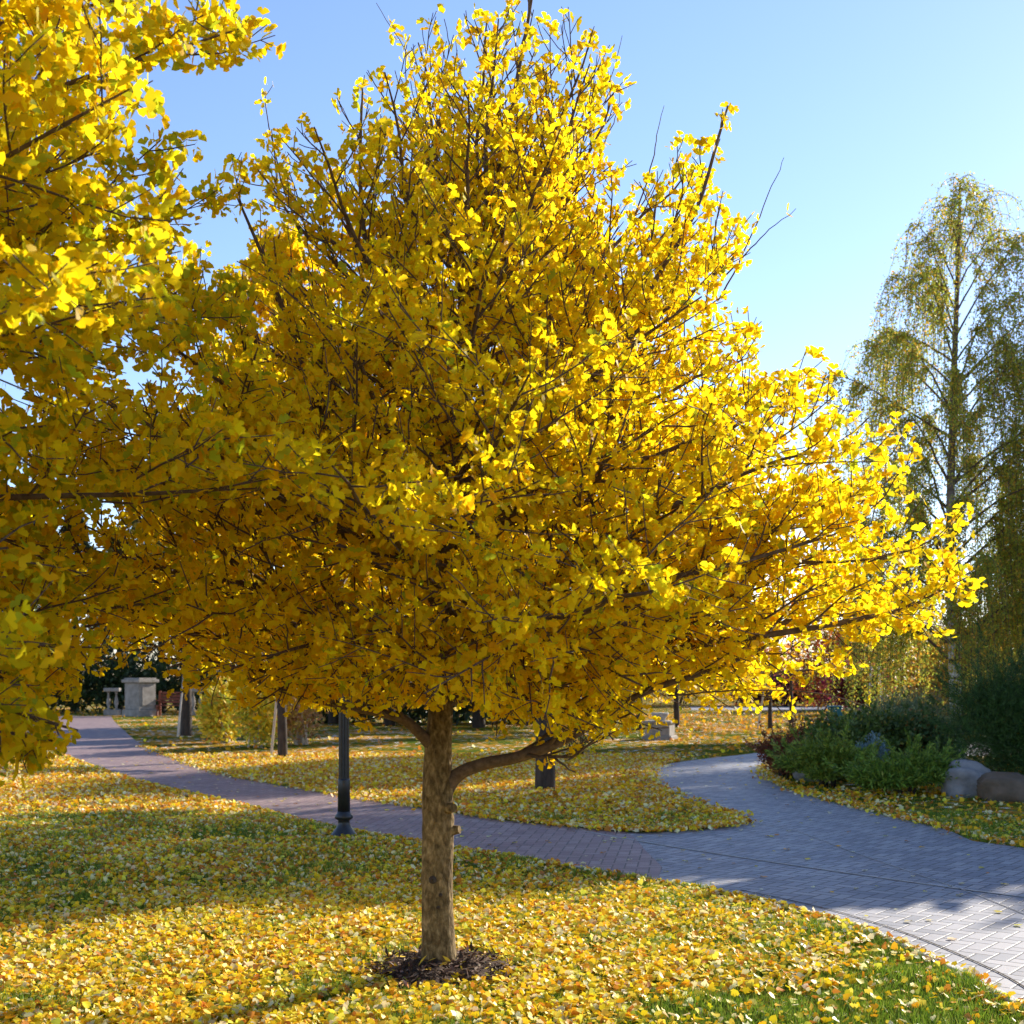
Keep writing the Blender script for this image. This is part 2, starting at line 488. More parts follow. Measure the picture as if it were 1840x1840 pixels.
# far service road on the right side of the park
sheet('far_road', [G(1240,1276), G(1700,1276), G(1700,1270), G(1240,1270)], .004, M_PAVE)

def strip(name, line, wid, z0, z1, mat, side=1, off=0.0):
    p = np.asarray(line); t = unit(np.gradient(p, axis=0)); n = np.stack([-t[:,1], t[:,0]], 1)*side
    a = p + n*off; b = p + n*(off+wid); k = len(p)
    v = np.concatenate([np.c_[a, np.full(k, z0)], np.c_[a, np.full(k, z1)], np.c_[b, np.full(k, z1)], np.c_[b, np.full(k, z0)]])
    f = []
    for i in range(k-1):
        for q in range(3):
            f.append((q*k+i, q*k+i+1, (q+1)*k+i+1, (q+1)*k+i))
    o = make_mesh(name, v, np.array(f), mat); o['kind'] = 'structure'
    return o
nl = smooth_line(near[:16], 6)
M_GRAVEL = noise_mat('gravel', (.16,.15,.14), (.62,.60,.57), 90, .95, .9, detail=3, bdist=.01)
strip('path_edging', nl, .045, 0.0, .03, M_CONC, 1, -.01)
strip('gravel_strip', nl, .075, 0.0, .0075, M_GRAVEL, -1, .012)
strip('border_course', smooth_line(near[:9], 6), .012, 0.009, .010, M_DBARK, -1, .22)
lx = smooth_line([G(1045,1494), G(1130,1510), G(1250,1530), G(1400,1553), G(1530,1572), G(1700,1596), G(1900,1622)], 6)
strip('paving_band', lx, .035, .0085, .0095, M_CONC, 1, 0)
lx2 = smooth_line([G(1330,1478), G(1420,1492), G(1520,1528), G(1640,1570), G(1760,1612), G(1900,1670)], 6)
strip('paving_band', lx2, .010, .0085, .0095, M_CONC, 1, 0)

# ------------------------------------------------------------------ grass blades and fallen leaves (stuff)
LAWN_TESTS = path_poly
def on_lawn(x, y): return ~in_poly(x, y, pp)

def frustum_pts(n, y0, y1, margin=.06):
    """random ground points over the stretch of lawn between two distances"""
    y = np.sqrt(rng.random(n)*(y1*y1-y0*y0)+y0*y0)
    hw = y*(920/FPX+margin)
    x = (rng.random(n)*2-1)*hw
    return x, y
def patch(x, y, s=1.0, k=0):
    r = np.zeros(len(x))
    rs = np.random.default_rng(100+k)
    for q in range(9):
        a = rs.random()*6.28; f = (.5+rs.random()*2.6)/s; ph = rs.random()*6.28
        r += np.sin((x*np.cos(a)+y*np.sin(a))*f*1.7+ph)
    return r/9

gP = []; gS = []
for n, y0, y1, s in ((230000, 5.2, 9.5, .055), (150000, 9.5, 15, .07), (60000, 15, 26, .07)):
    x, y = frustum_pts(n, y0, y1)
    k = on_lawn(x, y) & (np.hypot(x+.39, (y-6.94)) > .38)
    x, y = x[k], y[k]
    gP.append(np.c_[x, y, np.zeros(len(x))]); gS.append(s*(.55+.7*rng.random(len(x))))
ln = smooth_line(near[:16], 60); tq = rng.integers(0, len(ln)-1, 17000); sg = unit(ln[tq+1]-ln[tq]); of = np.abs(rng.normal(0,.05,17000))
gP.append(np.c_[ln[tq,0]-sg[:,1]*(of+.02), ln[tq,1]+sg[:,0]*(of+.02), np.zeros(17000)]); gS.append(.055*(.4+.8*rng.random(17000)))
for line, m in ((near[15:21], 4000), (farL[3:], 5000), (isl[:7], 2200), (outR[2:11], 4000)):
    ln = smooth_line(line, 60); tq = rng.integers(0, len(ln)-1, m); off = rng.normal(0,.035,(m,2))
    gP.append(np.c_[ln[tq]+off, np.zeros(m)]); gS.append(.06*(.4+.8*rng.random(m)))
gP = np.concatenate(gP); gS = np.concatenate(gS); n = len(gP)
gS *= np.clip(.8+.7*patch(gP[:,0], gP[:,1], .5, 7), .45, 1.25)
gD = np.c_[rng.normal(0,.45,(n,2)), np.ones(n)]
gN = rng.standard_normal((n,3))
gc = palette(n, [(.16,.26,.02),(.24,.34,.03),(.10,.17,.015),(.34,.36,.06)], [4,3,2,1])
g = leaf_mesh('grass', gP, gD, gN, gS, (np.array([(0,-.075,0),(0,.075,0),(1,0,0)]), np.array([(0,1,2)])), M_GRASSB, None, gc)
tag(g, 'short green lawn grass showing between the fallen leaves', 'grass', kind='stuff')

lp = []; lsz = []; lc = []
YEL = [(.92,.64,.02),(.93,.74,.07),(.88,.44,.02),(.92,.80,.42),(.62,.24,.03),(.55,.55,.06)]
def drop(n, y0, y1, s, wts, fn, k):
    x, y = frustum_pts(n, y0, y1)
    keep = on_lawn(x, y) & (rng.random(n) < fn(x, y))
    keep &= np.hypot(x+.39, (y-6.94)) > .40-.26*rng.random(n)**2
    x, y = x[keep], y[keep]
    lp.append(np.c_[x, y, .012+.03*rng.random(len(x))]); lsz.append(s*(.6+.8*rng.random(len(x)))); lc.append(palette(len(x), YEL, wts, .14))
def dens_near(x, y):
    d = .68+.70*patch(x, y, 1.1, 1)+.55*patch(x, y, .28, 11)
    d -= np.clip((x-.4)*.26, 0, .55) * (y < 9)          # thinner towards the path on the right
    return np.clip(d, .10, 1)
drop(80000, 5.2, 9.6, .035, [6,4,3,3,1.0,1], dens_near, 1)
drop(76000, 9.6, 15, .038, [4,2,3,3,3,2], lambda x,y: np.clip(.74+.9*patch(x,y,1.3,2)+.6*patch(x,y,.3,12),.15,1)*np.where(x>3.4,.3,1), 2)
drop(120000, 15, 27, .052, [5,2,6,4,4,0], lambda x,y: np.clip(.95+.6*patch(x,y,2,3)-(x>3.3)*.85,.08,1)*np.clip(1.25-(y-24)*.3,0,1), 3)
drop(14000, 27, 60, .09, [3,0,8,0,6,0], lambda x,y: np.where(x>4,.8,.12), 4)
# stray leaves blown on to the paving
x, y = frustum_pts(2600, 5.5, 26); k = in_poly(x, y, pp) & (rng.random(2600) < .55)
flat0 = sum(len(q) for q in lp); flat1 = flat0+k.sum(); lp.append(np.c_[x[k], y[k], np.full(k.sum(), .011)]); lsz.append(.05*(.6+.7*rng.random(k.sum()))); lc.append(palette(k.sum(), YEL, [3,3,2,6,2,0]))
# leaves caught along the edging
for line, m in ((farL[3:], 2600), (isl[:7], 1000), (outR[2:11], 1200)):
    ln = smooth_line(line, 60); tq = rng.integers(0, len(ln), m)
    lp.append(np.c_[ln[tq]+rng.normal(0,.10,(m,2)), np.full(m,.03)]); lsz.append(.05*(.6+.7*rng.random(m))); lc.append(palette(m, YEL, [4,2,5,4,3,0]))
tt = rng.integers(0, len(nl), 900); off = np.abs(rng.normal(0, .12, 900))
lp.append(np.c_[nl[tt,0]+off*.9*rng.choice([-1,.4],900), nl[tt,1]-off, np.full(900,.03)]); lsz.append(.045*(.6+.7*rng.random(900))); lc.append(palette(900, YEL, [3,3,3,5,2,0]))
P = np.concatenate(lp); S = np.concatenate(lsz); cc = np.concatenate(lc); n = len(P)
a = rng.random(n)*6.283
tilt = np.where(rng.random(n) < .38, 1.0, .42)
tilt[flat0:flat1] = .10
Dv = np.c_[np.cos(a), np.sin(a), rng.normal(0,1,n)*tilt]
Nv = np.c_[rng.normal(0,1,(n,2))*tilt[:,None], np.ones(n)]
P[:,2] += S*.15*tilt
fl = leaf_mesh('fallen_leaves', P, Dv, Nv, S, T_FALLEN, M_FALLEN, None, cc)
tag(fl, 'carpet of fallen yellow and orange leaves lying on the lawn and paving', 'leaf litter', kind='stuff')

# ------------------------------------------------------------------ tree building
def bez(p0, p1, p2, n):
    t = np.linspace(0, 1, n)[:, None]
    return (1-t)**2*np.array(p0) + 2*t*(1-t)*np.array(p1) + t*t*np.array(p2)

def wiggle(p, amt):
    p = p.copy(); m = len(p)
    k = rng.normal(0, amt, (m, 3)); k[0] = 0
    p += np.cumsum(k, 0)*.6
    return p

class Crown:
    def __init__(s, tubes, Rfun, leaf_s, cl_step=.045, per=4, minr=.0022, clip=1.06, twig_n=4):
        s.t = tubes; s.R = Rfun; s.ls = leaf_s; s.step = cl_step; s.per = per; s.minr = minr; s.clip = clip; s.tn = twig_n
        s.P = []; s.D = []; s.out = []
    bot = None; axis = None
    def inside(s, p):
        if s.bot and s.bot(p): return False
        c = s.axis(p[2]) if s.axis else 0.0
        return math.hypot(p[0]-c, p[1]) <= s.R(p[2])*s.clip
    def clusters(s, path, t0=0.0, dens=1.0):
        seg = np.linalg.norm(np.diff(path, axis=0), axis=1); L = seg.sum()
        m = int(L*(1-t0)/s.step*dens)
        if m < 1: return
        cum = np.r_[0, np.cumsum(seg)]
        q = L*(t0 + (1-t0)*rng.random(m))
        idx = np.clip(np.searchsorted(cum, q)-1, 0, len(seg)-1)
        f = (q-cum[idx])/(seg[idx]+1e-9)
        pos = path[idx]+(path[idx+1]-path[idx])*f[:, None]
        tan = unit(path[idx+1]-path[idx])
        for p, t in zip(pos, tan):
            s.P.append(p); s.D.append(t)
    def twig(s, p0, d, L, r, depth, up=.25):
        n = 5 if L > .25 else 4
        p2 = p0 + d*L + np.array([0, 0, up*L*.4])
        k = 0
        while not s.inside(p2) and k < 6:
            L *= .78; k += 1
            p2 = p0 + d*L + np.array([0, 0, up*L*.4])
        if L < .05: return
        path = wiggle(bez(p0, p0+d*L*.5, p2, n), L*.034)
        s.t.add(path, np.linspace(r, max(r*.45, s.minr), n), s.tn)
        s.clusters(path, .12)
        if depth <= 0: return
        m = int(2+L*7)
        for i in range(m):
            t = .2+.75*(i+rng.random()*.7)/m
            b = path[0]*(1-t)+path[-1]*t
            j = min(int(t*(n-1)), n-2); f = t*(n-1)-j; b = path[j]*(1-f)+path[j+1]*f
            tan = unit(path[j+1]-path[j])
            side = unit(np.cross(tan, rng.standard_normal(3)))
            dd = unit(tan*.75+side*.8+np.array([0,0,up*.7]))
            s.twig(b, dd, L*(.30+.35*rng.random())*(1.15-.6*t), r*.55, depth-1, up)
    def limb(s, path, r0, r1, up=.25, nsec=11, seclen=.5, t_leaf=.35, flat=1.0, t_start=.18):
        path = np.asarray(path, float); m = len(path)
        rad = r0*(1-np.linspace(0,1,m))**.8+r1
        s.t.add(path, rad, 7, .05)
        s.clusters(path, t_leaf, .9)
        L = np.linalg.norm(np.diff(path, axis=0), axis=1).sum()
        for i in range(nsec):
            t = t_start+(.97-t_start)*(i+rng.random()*.8)/nsec
            j = min(int(t*(m-1)), m-2); f = t*(m-1)-j
            b = path[j]*(1-f)+path[j+1]*f
            tan = unit(path[j+1]-path[j])
            sd = unit(np.cross(tan, np.array([0,0,1.0])))*(1 if i % 2 else -1)
            dd = unit(tan*(.55+.3*rng.random())+sd*(.8)+np.array([0,0,1.0])*(up+rng.normal(0,.3)*flat)+rng.normal(0,.12,3))
            s.twig(b, dd, L*seclen*(.45+.75*(1-t))*(.7+.5*rng.random()), (r0*.45)*(1-t)+.004, 1, up)

    def leaves(s, name, mat, parent, colf, tmpl=T_GINKGO, per=None, spread=.9):
        per = per or s.per
        P = np.array(s.P); T = np.array(s.D); n0 = len(P)
        cnt = rng.integers(max(1, per-2), per+2, n0)
        idx = np.repeat(np.arange(n0), cnt); n = len(idx)
        P = P[idx]; T = T[idx]
        base = unit(np.cross(T, rng.standard_normal((n0,3))[idx]))
        D = unit(base*1.0 + T*.35 + np.array([0,0,.22]) + rng.normal(0, .50*spread, (n,3)))
        N = unit(rng.normal(0,1,(n,3)) + SUN*.9*np.where(rng.random((n,1))<.8,1,-1))
        S = s.ls*(.65+.6*rng.random(n))
        P = P + D*(.002+.018*rng.random((n,1))) + rng.normal(0,s.ls*.18,(n,3))
        o = leaf_mesh(name, P, D, N, S, tmpl, mat, parent, colf(P))
        return o, n

def rad_fun(tbl):
    hs = [a for a, b in tbl]; rs = [b for a, b in tbl]
    return lambda h: float(np.interp(h, hs, rs, left=0.02, right=0.02))

GK = [(.93,.66,.008),(.94,.71,.012),(.90,.54,.008),(.72,.60,.014),(.46,.50,.02)]
def ginkgo_cols(green=.0, orange=.0):
    def f(P):
        n = len(P)
        return palette(n, GK, [5,4,2+orange*10,1.2+green*8,.4+green*5], .10)
    return f

# ---- the main ginkgo
BX, BY = (790-920)/FPX*6.94, 6.94
def main_tree():
    root = empty('ginkgo_tree', (BX, BY, 0))
    tag(root, 'golden yellow ginkgo tree in the middle of the lawn with pale bare lower trunk', 'tree')
    sc = FPX/6.94
    def at(px, py, y=0.0):      # point of this tree, y metres behind the trunk plane
        d = 6.94+y
        return np.array([(px-920)/FPX*d-BX, y, CAMH-(py-HZ)/FPX*d])
    tb = Tubes()
    tp = np.array([at(789,1790), at(789,1755), at(788,1715), at(786,1640), at(785,1560), at(787,1490), at(787,1420), at(788,1340), at(793,1260), at(795,1180), at(786,1090), at(780,1010), at(776,950)])
    tr = .93*np.array([.170,.128,.100,.091,.088,.090,.088,.078,.070,.062,.054,.047,.041])
    # densify
    tp = smooth_line(tp, 4)
    tr = np.interp(np.linspace(0,1,len(tp)), np.linspace(0,1,len(tr)), tr)
    ang = np.linspace(0, 2*np.pi, 20, endpoint=False)
    v, f = tube_arrays(tp, tr, 20)
    v = v.reshape(len(tp), 20, 3)
    lob = 1 + .05*np.sin(ang*3+1)[None]+.035*np.sin(ang*5+np.linspace(0,9,len(tp))[:,None]) + .018*rng.standard_normal((len(tp),20))
    flare = np.exp(-np.maximum(tp[:,2],0)/.05)[:,None]*.28*np.maximum(0,np.sin(ang*5+.6))[None]
    flare = flare + np.exp(-np.maximum(tp[:,2],0)/.10)[:,None]*.12
    v = tp[:,None,:]+(v-tp[:,None,:])*(lob+flare)[...,None]
    trunk_mesh = make_mesh('trunk', v.reshape(-1,3), f, M_BARK, root, smooth=True)
    # pruned stubs and knots
    def stub(px, py, y, d, L, r):
        b = at(px, py, y); d = unit(np.array(d, float))
        s = MB(); s.tube([b-d*.05, b, b+d*L*.6, b+d*L], [r*1.5, r*1.25, r, r*.93], 12)
        n = len(s.v); s.f.append(tuple(range(n-12, n)))
        s.build('pruned_stub', M_BARK, root, smooth=False)
    stub(806,1452,-.055,(.55,-.8,.1),.05,.026)
    stub(812,1492,-.02,(1,-.35,.15),.045,.024)
    for (px, py, r) in ((779,1577,.014),(793,1604,.007),(789,1626,.006)):
        b = at(px, py, 0) + np.array([0,-.086,0])
        s = MB(); s.tube([b+np.array([0,.03,0]), b, b+np.array([0,-.006,0])], [r*1.6, r*1.5, r*.4], 10)
        s.build('knot', M_DBARK, root, smooth=True)
    Rf = rad_fun([(.85,1.1),(1.1,1.9),(1.35,2.35),(2.0,2.65),(2.5,2.55),(2.9,2.15),(3.3,1.8),(3.6,1.65),(4.1,1.42),(4.5,.95),(5.0,.5),(5.4,.4),(6.0,.3)])
    cr = Crown(tb, Rf, .047, .027, 4, twig_n=3)
    cr.axis = lambda h: float(np.interp(h, [3.3,5.3], [0,.42]))
    mbot = lambda p: p[0] < -.45 and p[2] < 1.40+.30*min(max((-p[0]-1.05)/.6,0),1)+max(-p[1],0)*.06
    sa, ca = math.sin(R(SUN_AZ)), math.cos(R(SUN_AZ))
    mb0 = mbot
    def mbot(p):                       # the foliage is lifted a little in a gap on the sunny side, so the lower trunk is lit
        c = p[0]*ca-p[1]*sa; q = p[0]*sa+p[1]*ca
        low = 1.47 if (-.25 < p[0] < .3) else 1.32
        if p[2] < low - max(p[1],0)*.04 and not (.45 < p[0] < .8 and p[2] < 1.3 and p[1] < 0 and rng.random() < .25): return True
        return mb0(p) or (-.16 < c < .12 and q > .1 and .1 < p[2]-.42*q < .92)
    cr.bot = mbot
    # limbs traced from the photograph, each at its own depth
    def hero(pts, r0, r1=.004, **k):
        cr.limb(smooth_line([at(*p) for p in pts], 4), r0, r1, **k)
    hero([(800,1425,0),(822,1392,-.03),(870,1372,-.08),(930,1360,-.15),(985,1342,-.2),(1040,1315,-.24),(1110,1270,-.32),(1180,1235,-.4),(1290,1200,-.5),(1400,1150,-.6)], .036, .006, nsec=14, seclen=.42, t_leaf=.40, t_start=.28)
    hero([(780,1345,0),(755,1318,-.06),(725,1293,-.12),(680,1280,-.2),(620,1270,-.35),(520,1245,-.5),(400,1200,-.7)], .032, .005, nsec=11, seclen=.4, t_start=.3)
    hero([(795,1265,0),(840,1252,.06),(930,1243,.15),(1020,1225,.3),(1150,1190,.5)], .030, .005, nsec=10, seclen=.5)
    hero([(793,1250,0),(770,1235,.05),(700,1205,.2),(600,1170,.4),(450,1130,.6)], .03, .005, nsec=10, seclen=.5)
    hero([(795,1235,0),(765,1215,-.3),(705,1230,-.8),(640,1262,-1.2)], .020, .004, nsec=11, seclen=.5, t_start=.2, up=0)
    hero([(797,1240,0),(860,1230,-.4),(930,1252,-.9),(1010,1280,-1.3)], .020, .004, nsec=11, seclen=.5, t_start=.2, up=0)
    hero([(795,1200,0),(805,1170,-.5),(790,1180,-1.1),(765,1215,-1.7)], .018, .004, nsec=12, seclen=.5, t_start=.2, up=.05)
    hero([(797,1190,0),(870,1160,-.5),(960,1150,-1.1),(1060,1170,-1.7)], .018, .004, nsec=12, seclen=.5, t_start=.2, up=.05)
    hero([(795,1180,0),(720,1150,-.4),(600,1150,-.9),(480,1180,-1.3)], .018, .004, nsec=12, seclen=.5, t_start=.2, up=.05)
    hero([(800,1235,0),(900,1215,-.1),(1050,1200,-.3),(1250,1160,-.5),(1450,1130,-.7),(1620,1095,-.8),(1690,1060,-.9)], .026, .004, nsec=16, seclen=.36, up=.1)
    hero([(797,1250,0),(900,1230,.3),(1100,1220,.8),(1300,1215,1.2),(1500,1200,1.4)], .024, .004, nsec=14, seclen=.4, up=.05)
    hero([(790,1250,0),(700,1235,.4),(560,1225,1.0),(420,1215,1.5)], .024, .004, nsec=12, seclen=.45, up=.0)
    # leaders
    hero([(776,950,0),(772,900,0),(768,850,.02),(752,790,.03),(732,700,.0),(700,590,-.05),(668,480,-.1),(650,380,-.15),(648,250,-.2),(652,165,-.2)], .026, .004, up=.5, nsec=15, seclen=.26, t_start=.1)
    hero([(778,960,0),(790,890,.02),(803,850,.04),(830,760,.1),(850,620,.15),(855,500,.2),(885,350,.2),(915,220,.15),(935,110,.1),(955,0,.1),(965,-110,.1)], .030, .003, up=.6, nsec=15, seclen=.15, t_start=.1)
    hero([(786,1090,0),(840,1010,-.1),(905,945,-.2),(950,890,-.25),(990,815,-.3),(1040,730,-.35),(1110,620,-.4),(1180,500,-.45),(1250,380,-.5),(1290,250,-.55),(1308,190,-.55)], .023, .004, up=.5, nsec=16, seclen=.24, t_start=.15)
    hero([(782,1010,0),(740,990,-.05),(690,960,-.15),(640,880,-.3),(590,780,-.4),(540,640,-.45),(480,480,-.5),(420,340,-.5)], .032, .004, up=.45, nsec=15, seclen=.26, t_start=.15)
    hero([(786,1100,0),(850,1050,.15),(940,1000,.4),(1060,930,.7),(1200,820,.9),(1340,700,1.0),(1440,720,1.0)], .026, .004, nsec=14, seclen=.34)
    hero([(790,1160,0),(880,1130,-.2),(1000,1090,-.5),(1150,1050,-.8),(1330,1010,-1.0),(1500,960,-1.1)], .026, .004, nsec=14, seclen=.36)
    # the rest of the limbs, all round the trunk
    az0 = .4
    def trunk_at(h): 
        if h > tp[-1,2]:
            e = at(855,500,.2); q = (h-tp[-1,2])/(e[2]-tp[-1,2]); return tp[-1]*(1-q)+e*q
        k = np.argmin(abs(tp[:,2]-h)); return tp[k]
    for i in range(56):
        q = i/55
        hs = 1.5+2.35*q**1.0
        az = az0+i*2.39996+rng.normal(0,.15)
        rise = .32+1.0*q+rng.normal(0,.1)
        he = min(hs+rise, 4.9)
        Re = Rf(he)*(.86+.14*rng.random())
        p0 = trunk_at(hs)
        p2 = np.array([cr.axis(he)+math.cos(az)*Re, math.sin(az)*Re, he])
        p1 = p0*.5+p2*.5+np.array([0,0,.16-.40*q+rng.normal(0,.04)])
        path = wiggle(bez(p0, p1, p2, 12), .022)
        cr.limb(path, .024-.010*q, .0035, up=.12+.35*q, nsec=int(15-4*q), seclen=.46-.12*q, t_leaf=.3)
    # long bare and sparse shoots at the top and the right side
    for pts, leafy in (([(850,360,.1),(800,300,.0),(765,200,-.1),(742,120,-.1)],0),([(900,330,.2),(850,260,.2),(780,150,.1),(735,90,.1),(690,15,.1)],.9),
                [[(940,380,0),(1010,280,0),(1090,160,0),(1120,68,0)],.6],
                [[(1130,420,0),(1165,300,0),(1178,240,0),(1190,182,0)],0],
                [[(1290,540,-.3),(1340,450,-.3),(1380,350,-.3),(1412,280,-.3)],.12],
                [[(1300,500,-.2),(1340,455,-.2),(1385,410,-.2),(1428,370,-.2)],.1],
                [[(1060,330,.1),(1085,260,.1),(1102,210,.1),(1105,165,.1)],.15],
                [[(870,200,.1),(830,130,.1),(815,60,.1)],.5],
                [[(930,200,.1),(900,110,.1),(862,10,.1)],.5],
                [[(935,170,.1),(1000,120,.1),(1060,65,.1)],.9],
                [[(1290,760,-.4),(1370,735,-.4),(1440,700,-.4),(1510,675,-.4)],.9],
                [[(1500,960,-.8),(1580,900,-.9),(1620,830,-1.0),(1640,780,-1.0)],.9],
                [[(1560,1010,-1.2),(1650,990,-1.5),(1700,955,-1.6),(1745,915,-1.75)],1.2],
                [[(1440,840,-.2),(1540,800,-.2),(1640,775,-.2)],.9],
                [[(1200,1250,-.3),(1320,1240,-.4),(1460,1245,-.5),(1565,1272,-.55)],.25],
                [[(540,420,-.3),(500,300,-.3),(480,200,-.3),(490,160,-.3)],.9],
                [[(600,440,-.3),(520,350,-.3),(445,330,-.3),(400,310,-.3)],.8]):
        path = wiggle(smooth_line([at(*p) for p in pts], 5), .007)
        tb.add(path, np.linspace(.0048,.0014,len(path)), 4)
        if not leafy: leafy = .18
        cr.clusters(path, .3, leafy)
    tb.build('branches', M_TWIG, root)
    ok = [not mbot(p) for p in cr.P]; cr.P = [p for p,k in zip(cr.P, ok) if k]; cr.D = [p for p,k in zip(cr.D, ok) if k]
    hh = np.array(cr.P)[:,2]; rr = np.hypot(np.array(cr.P)[:,0], np.array(cr.P)[:,1])
    keep = rng.random(len(hh)) < np.clip(.58-.14*np.clip((hh-3.6)/1.2,0,1), 0, 1)*np.where(rr < 1.1, .8, 1)
    cr.P = [p for p,k in zip(cr.P, keep) if k]; cr.D = [p for p,k in zip(cr.D, keep) if k]
    o, n = cr.leaves('crown', M_GINKGO, root, ginkgo_cols(.05, .05))
    print('MAINLEAVES', n)
    return root
main_tree()

# soil ring at its foot
def soil():
    root = empty('soil_mound', (BX, BY, 0))
    tag(root, 'ring of dark soil and bark chips at the foot of the ginkgo trunk', 'soil mound')
    nr, na = 9, 40; v = []; f = []
    for k in range(nr+1):
        q = k/nr
        for i in range(na):
            a = 2*math.pi*i/na
            r = q*(.38+.07*math.sin(3*a+1)+.05*math.sin(7*a)+.03*math.sin(13*a+2))
            z = .085*(1-q**2)*(1+.3*rng.standard_normal()*.5) + (.012*rng.random() if q < 1 else -.02)
            v.append((r*math.cos(a)*1.0, r*math.sin(a), max(z, -.01)))
    for k in range(nr):
        for i in range(na):
            j=(i+1)%na; f.append((k*na+i, k*na+j, (k+1)*na+j, (k+1)*na+i))
    make_mesh('soil', v, np.array(f), M_MULCH, root)
    n = 1100; a = rng.random(n)*6.283; r = .10+.36*rng.random(n)**.8
    P = np.c_[r*np.cos(a), r*np.sin(a), .085*np.maximum(1-(r/.46)**2,0)+.014]
    D = np.c_[rng.normal(0,1,(n,2)), rng.normal(0,.35,n)]; N = np.c_[rng.normal(0,.5,(n,2)), np.ones(n)]
    leaf_mesh('bark_chips', P, D, N, .03+.05*rng.random(n), T_SPRAY, M_BIRCHDULL, root,
              palette(n, [(.07,.04,.025),(.15,.09,.06),(.35,.26,.2),(.8,.52,.04)], [6,4,1.2,1]))['kind'] = 'stuff'
soil()

# ---- the nearer ginkgo on the left, its trunk outside the frame
def left_tree():
    LX, LY = -3.15, 4.75
    root = empty('ginkgo_tree', (LX, LY, 0))
    tag(root, 'nearer ginkgo with large yellow-green leaves reaching in from the left edge', 'tree')
    tb = Tubes()
    tp = smooth_line([np.array([.0,0,-.05]),np.array([.0,0,.1]),np.array([.02,.02,.8]),np.array([0,.03,1.6]),np.array([.04,0,2.6]),np.array([0,0,3.6]),np.array([.05,.03,4.8]),np.array([.03,0,6.2])],4)
    tr = np.interp(np.linspace(0,1,len(tp)), [0,.08,.3,.6,1], [.15,.12,.10,.06,.012])
    v, f = tube_arrays(tp, tr, 16, .06)
    make_mesh('trunk', v, f, M_BARK, root, smooth=True)
    Rf = rad_fun([(1.05,1.0),(1.3,1.75),(1.6,2.2),(2.2,2.5),(2.7,2.35),(3.2,2.1),(3.6,2.35),(4.1,2.15),(5.0,1.9),(5.8,.8),(6.4,.2)])
    cr = Crown(tb, Rf, .055, .030, 4, twig_n=3)
    lbot = lambda p: p[0]+.3*(p[1]+1.15) > 1.85 and p[2] < 1.67
    cr.bot = lbot
    for i in range(56):
        q = i/55
        hs = 1.3+3.7*q
        az = 1.1+i*2.39996+rng.normal(0,.15)
        he = min(hs+.2+.9*q+rng.normal(0,.1), 6.1)
        Re = Rf(he)*(.84+.16*rng.random())
        k = np.argmin(abs(tp[:,2]-hs)); p0 = tp[k]
        p2 = np.array([math.cos(az)*Re, math.sin(az)*Re, he])
        p1 = p0*.5+p2*.5+np.array([0,0,.14-.3*q])
        cr.limb(wiggle(bez(p0,p1,p2,10),.014), .020-.008*q, .003, up=.10+.3*q, nsec=int(12-3*q), seclen=.46-.1*q, t_leaf=.3)
    for (ex, ey, eh, sh) in ((1.5,-1.0,1.48,1.35),(1.75,-.65,1.42,1.5),(1.2,-1.3,1.55,1.5),(1.55,-.25,1.36,1.3)):
        p0 = tp[np.argmin(abs(tp[:,2]-sh))]; p2 = np.array([ex,ey,eh])
        cr.limb(wiggle(bez(p0,(p0+p2)/2+np.array([0,0,.16]),p2,10),.014), .022, .004, up=-.1, nsec=12, seclen=.3, t_leaf=.4, t_start=.4)
    tb.build('branches', M_TWIG, root)
    ok = [not lbot(p) and (p[2] > 2.6 or rng.random() < .85) for p in cr.P]; cr.P = [p for p,k in zip(cr.P, ok) if k]; cr.D = [p for p,k in zip(cr.D, ok) if k]
    o, n = cr.leaves('crown', M_GINKGO, root, ginkgo_cols(.60, 0))
    print('left leaves', n)
left_tree()

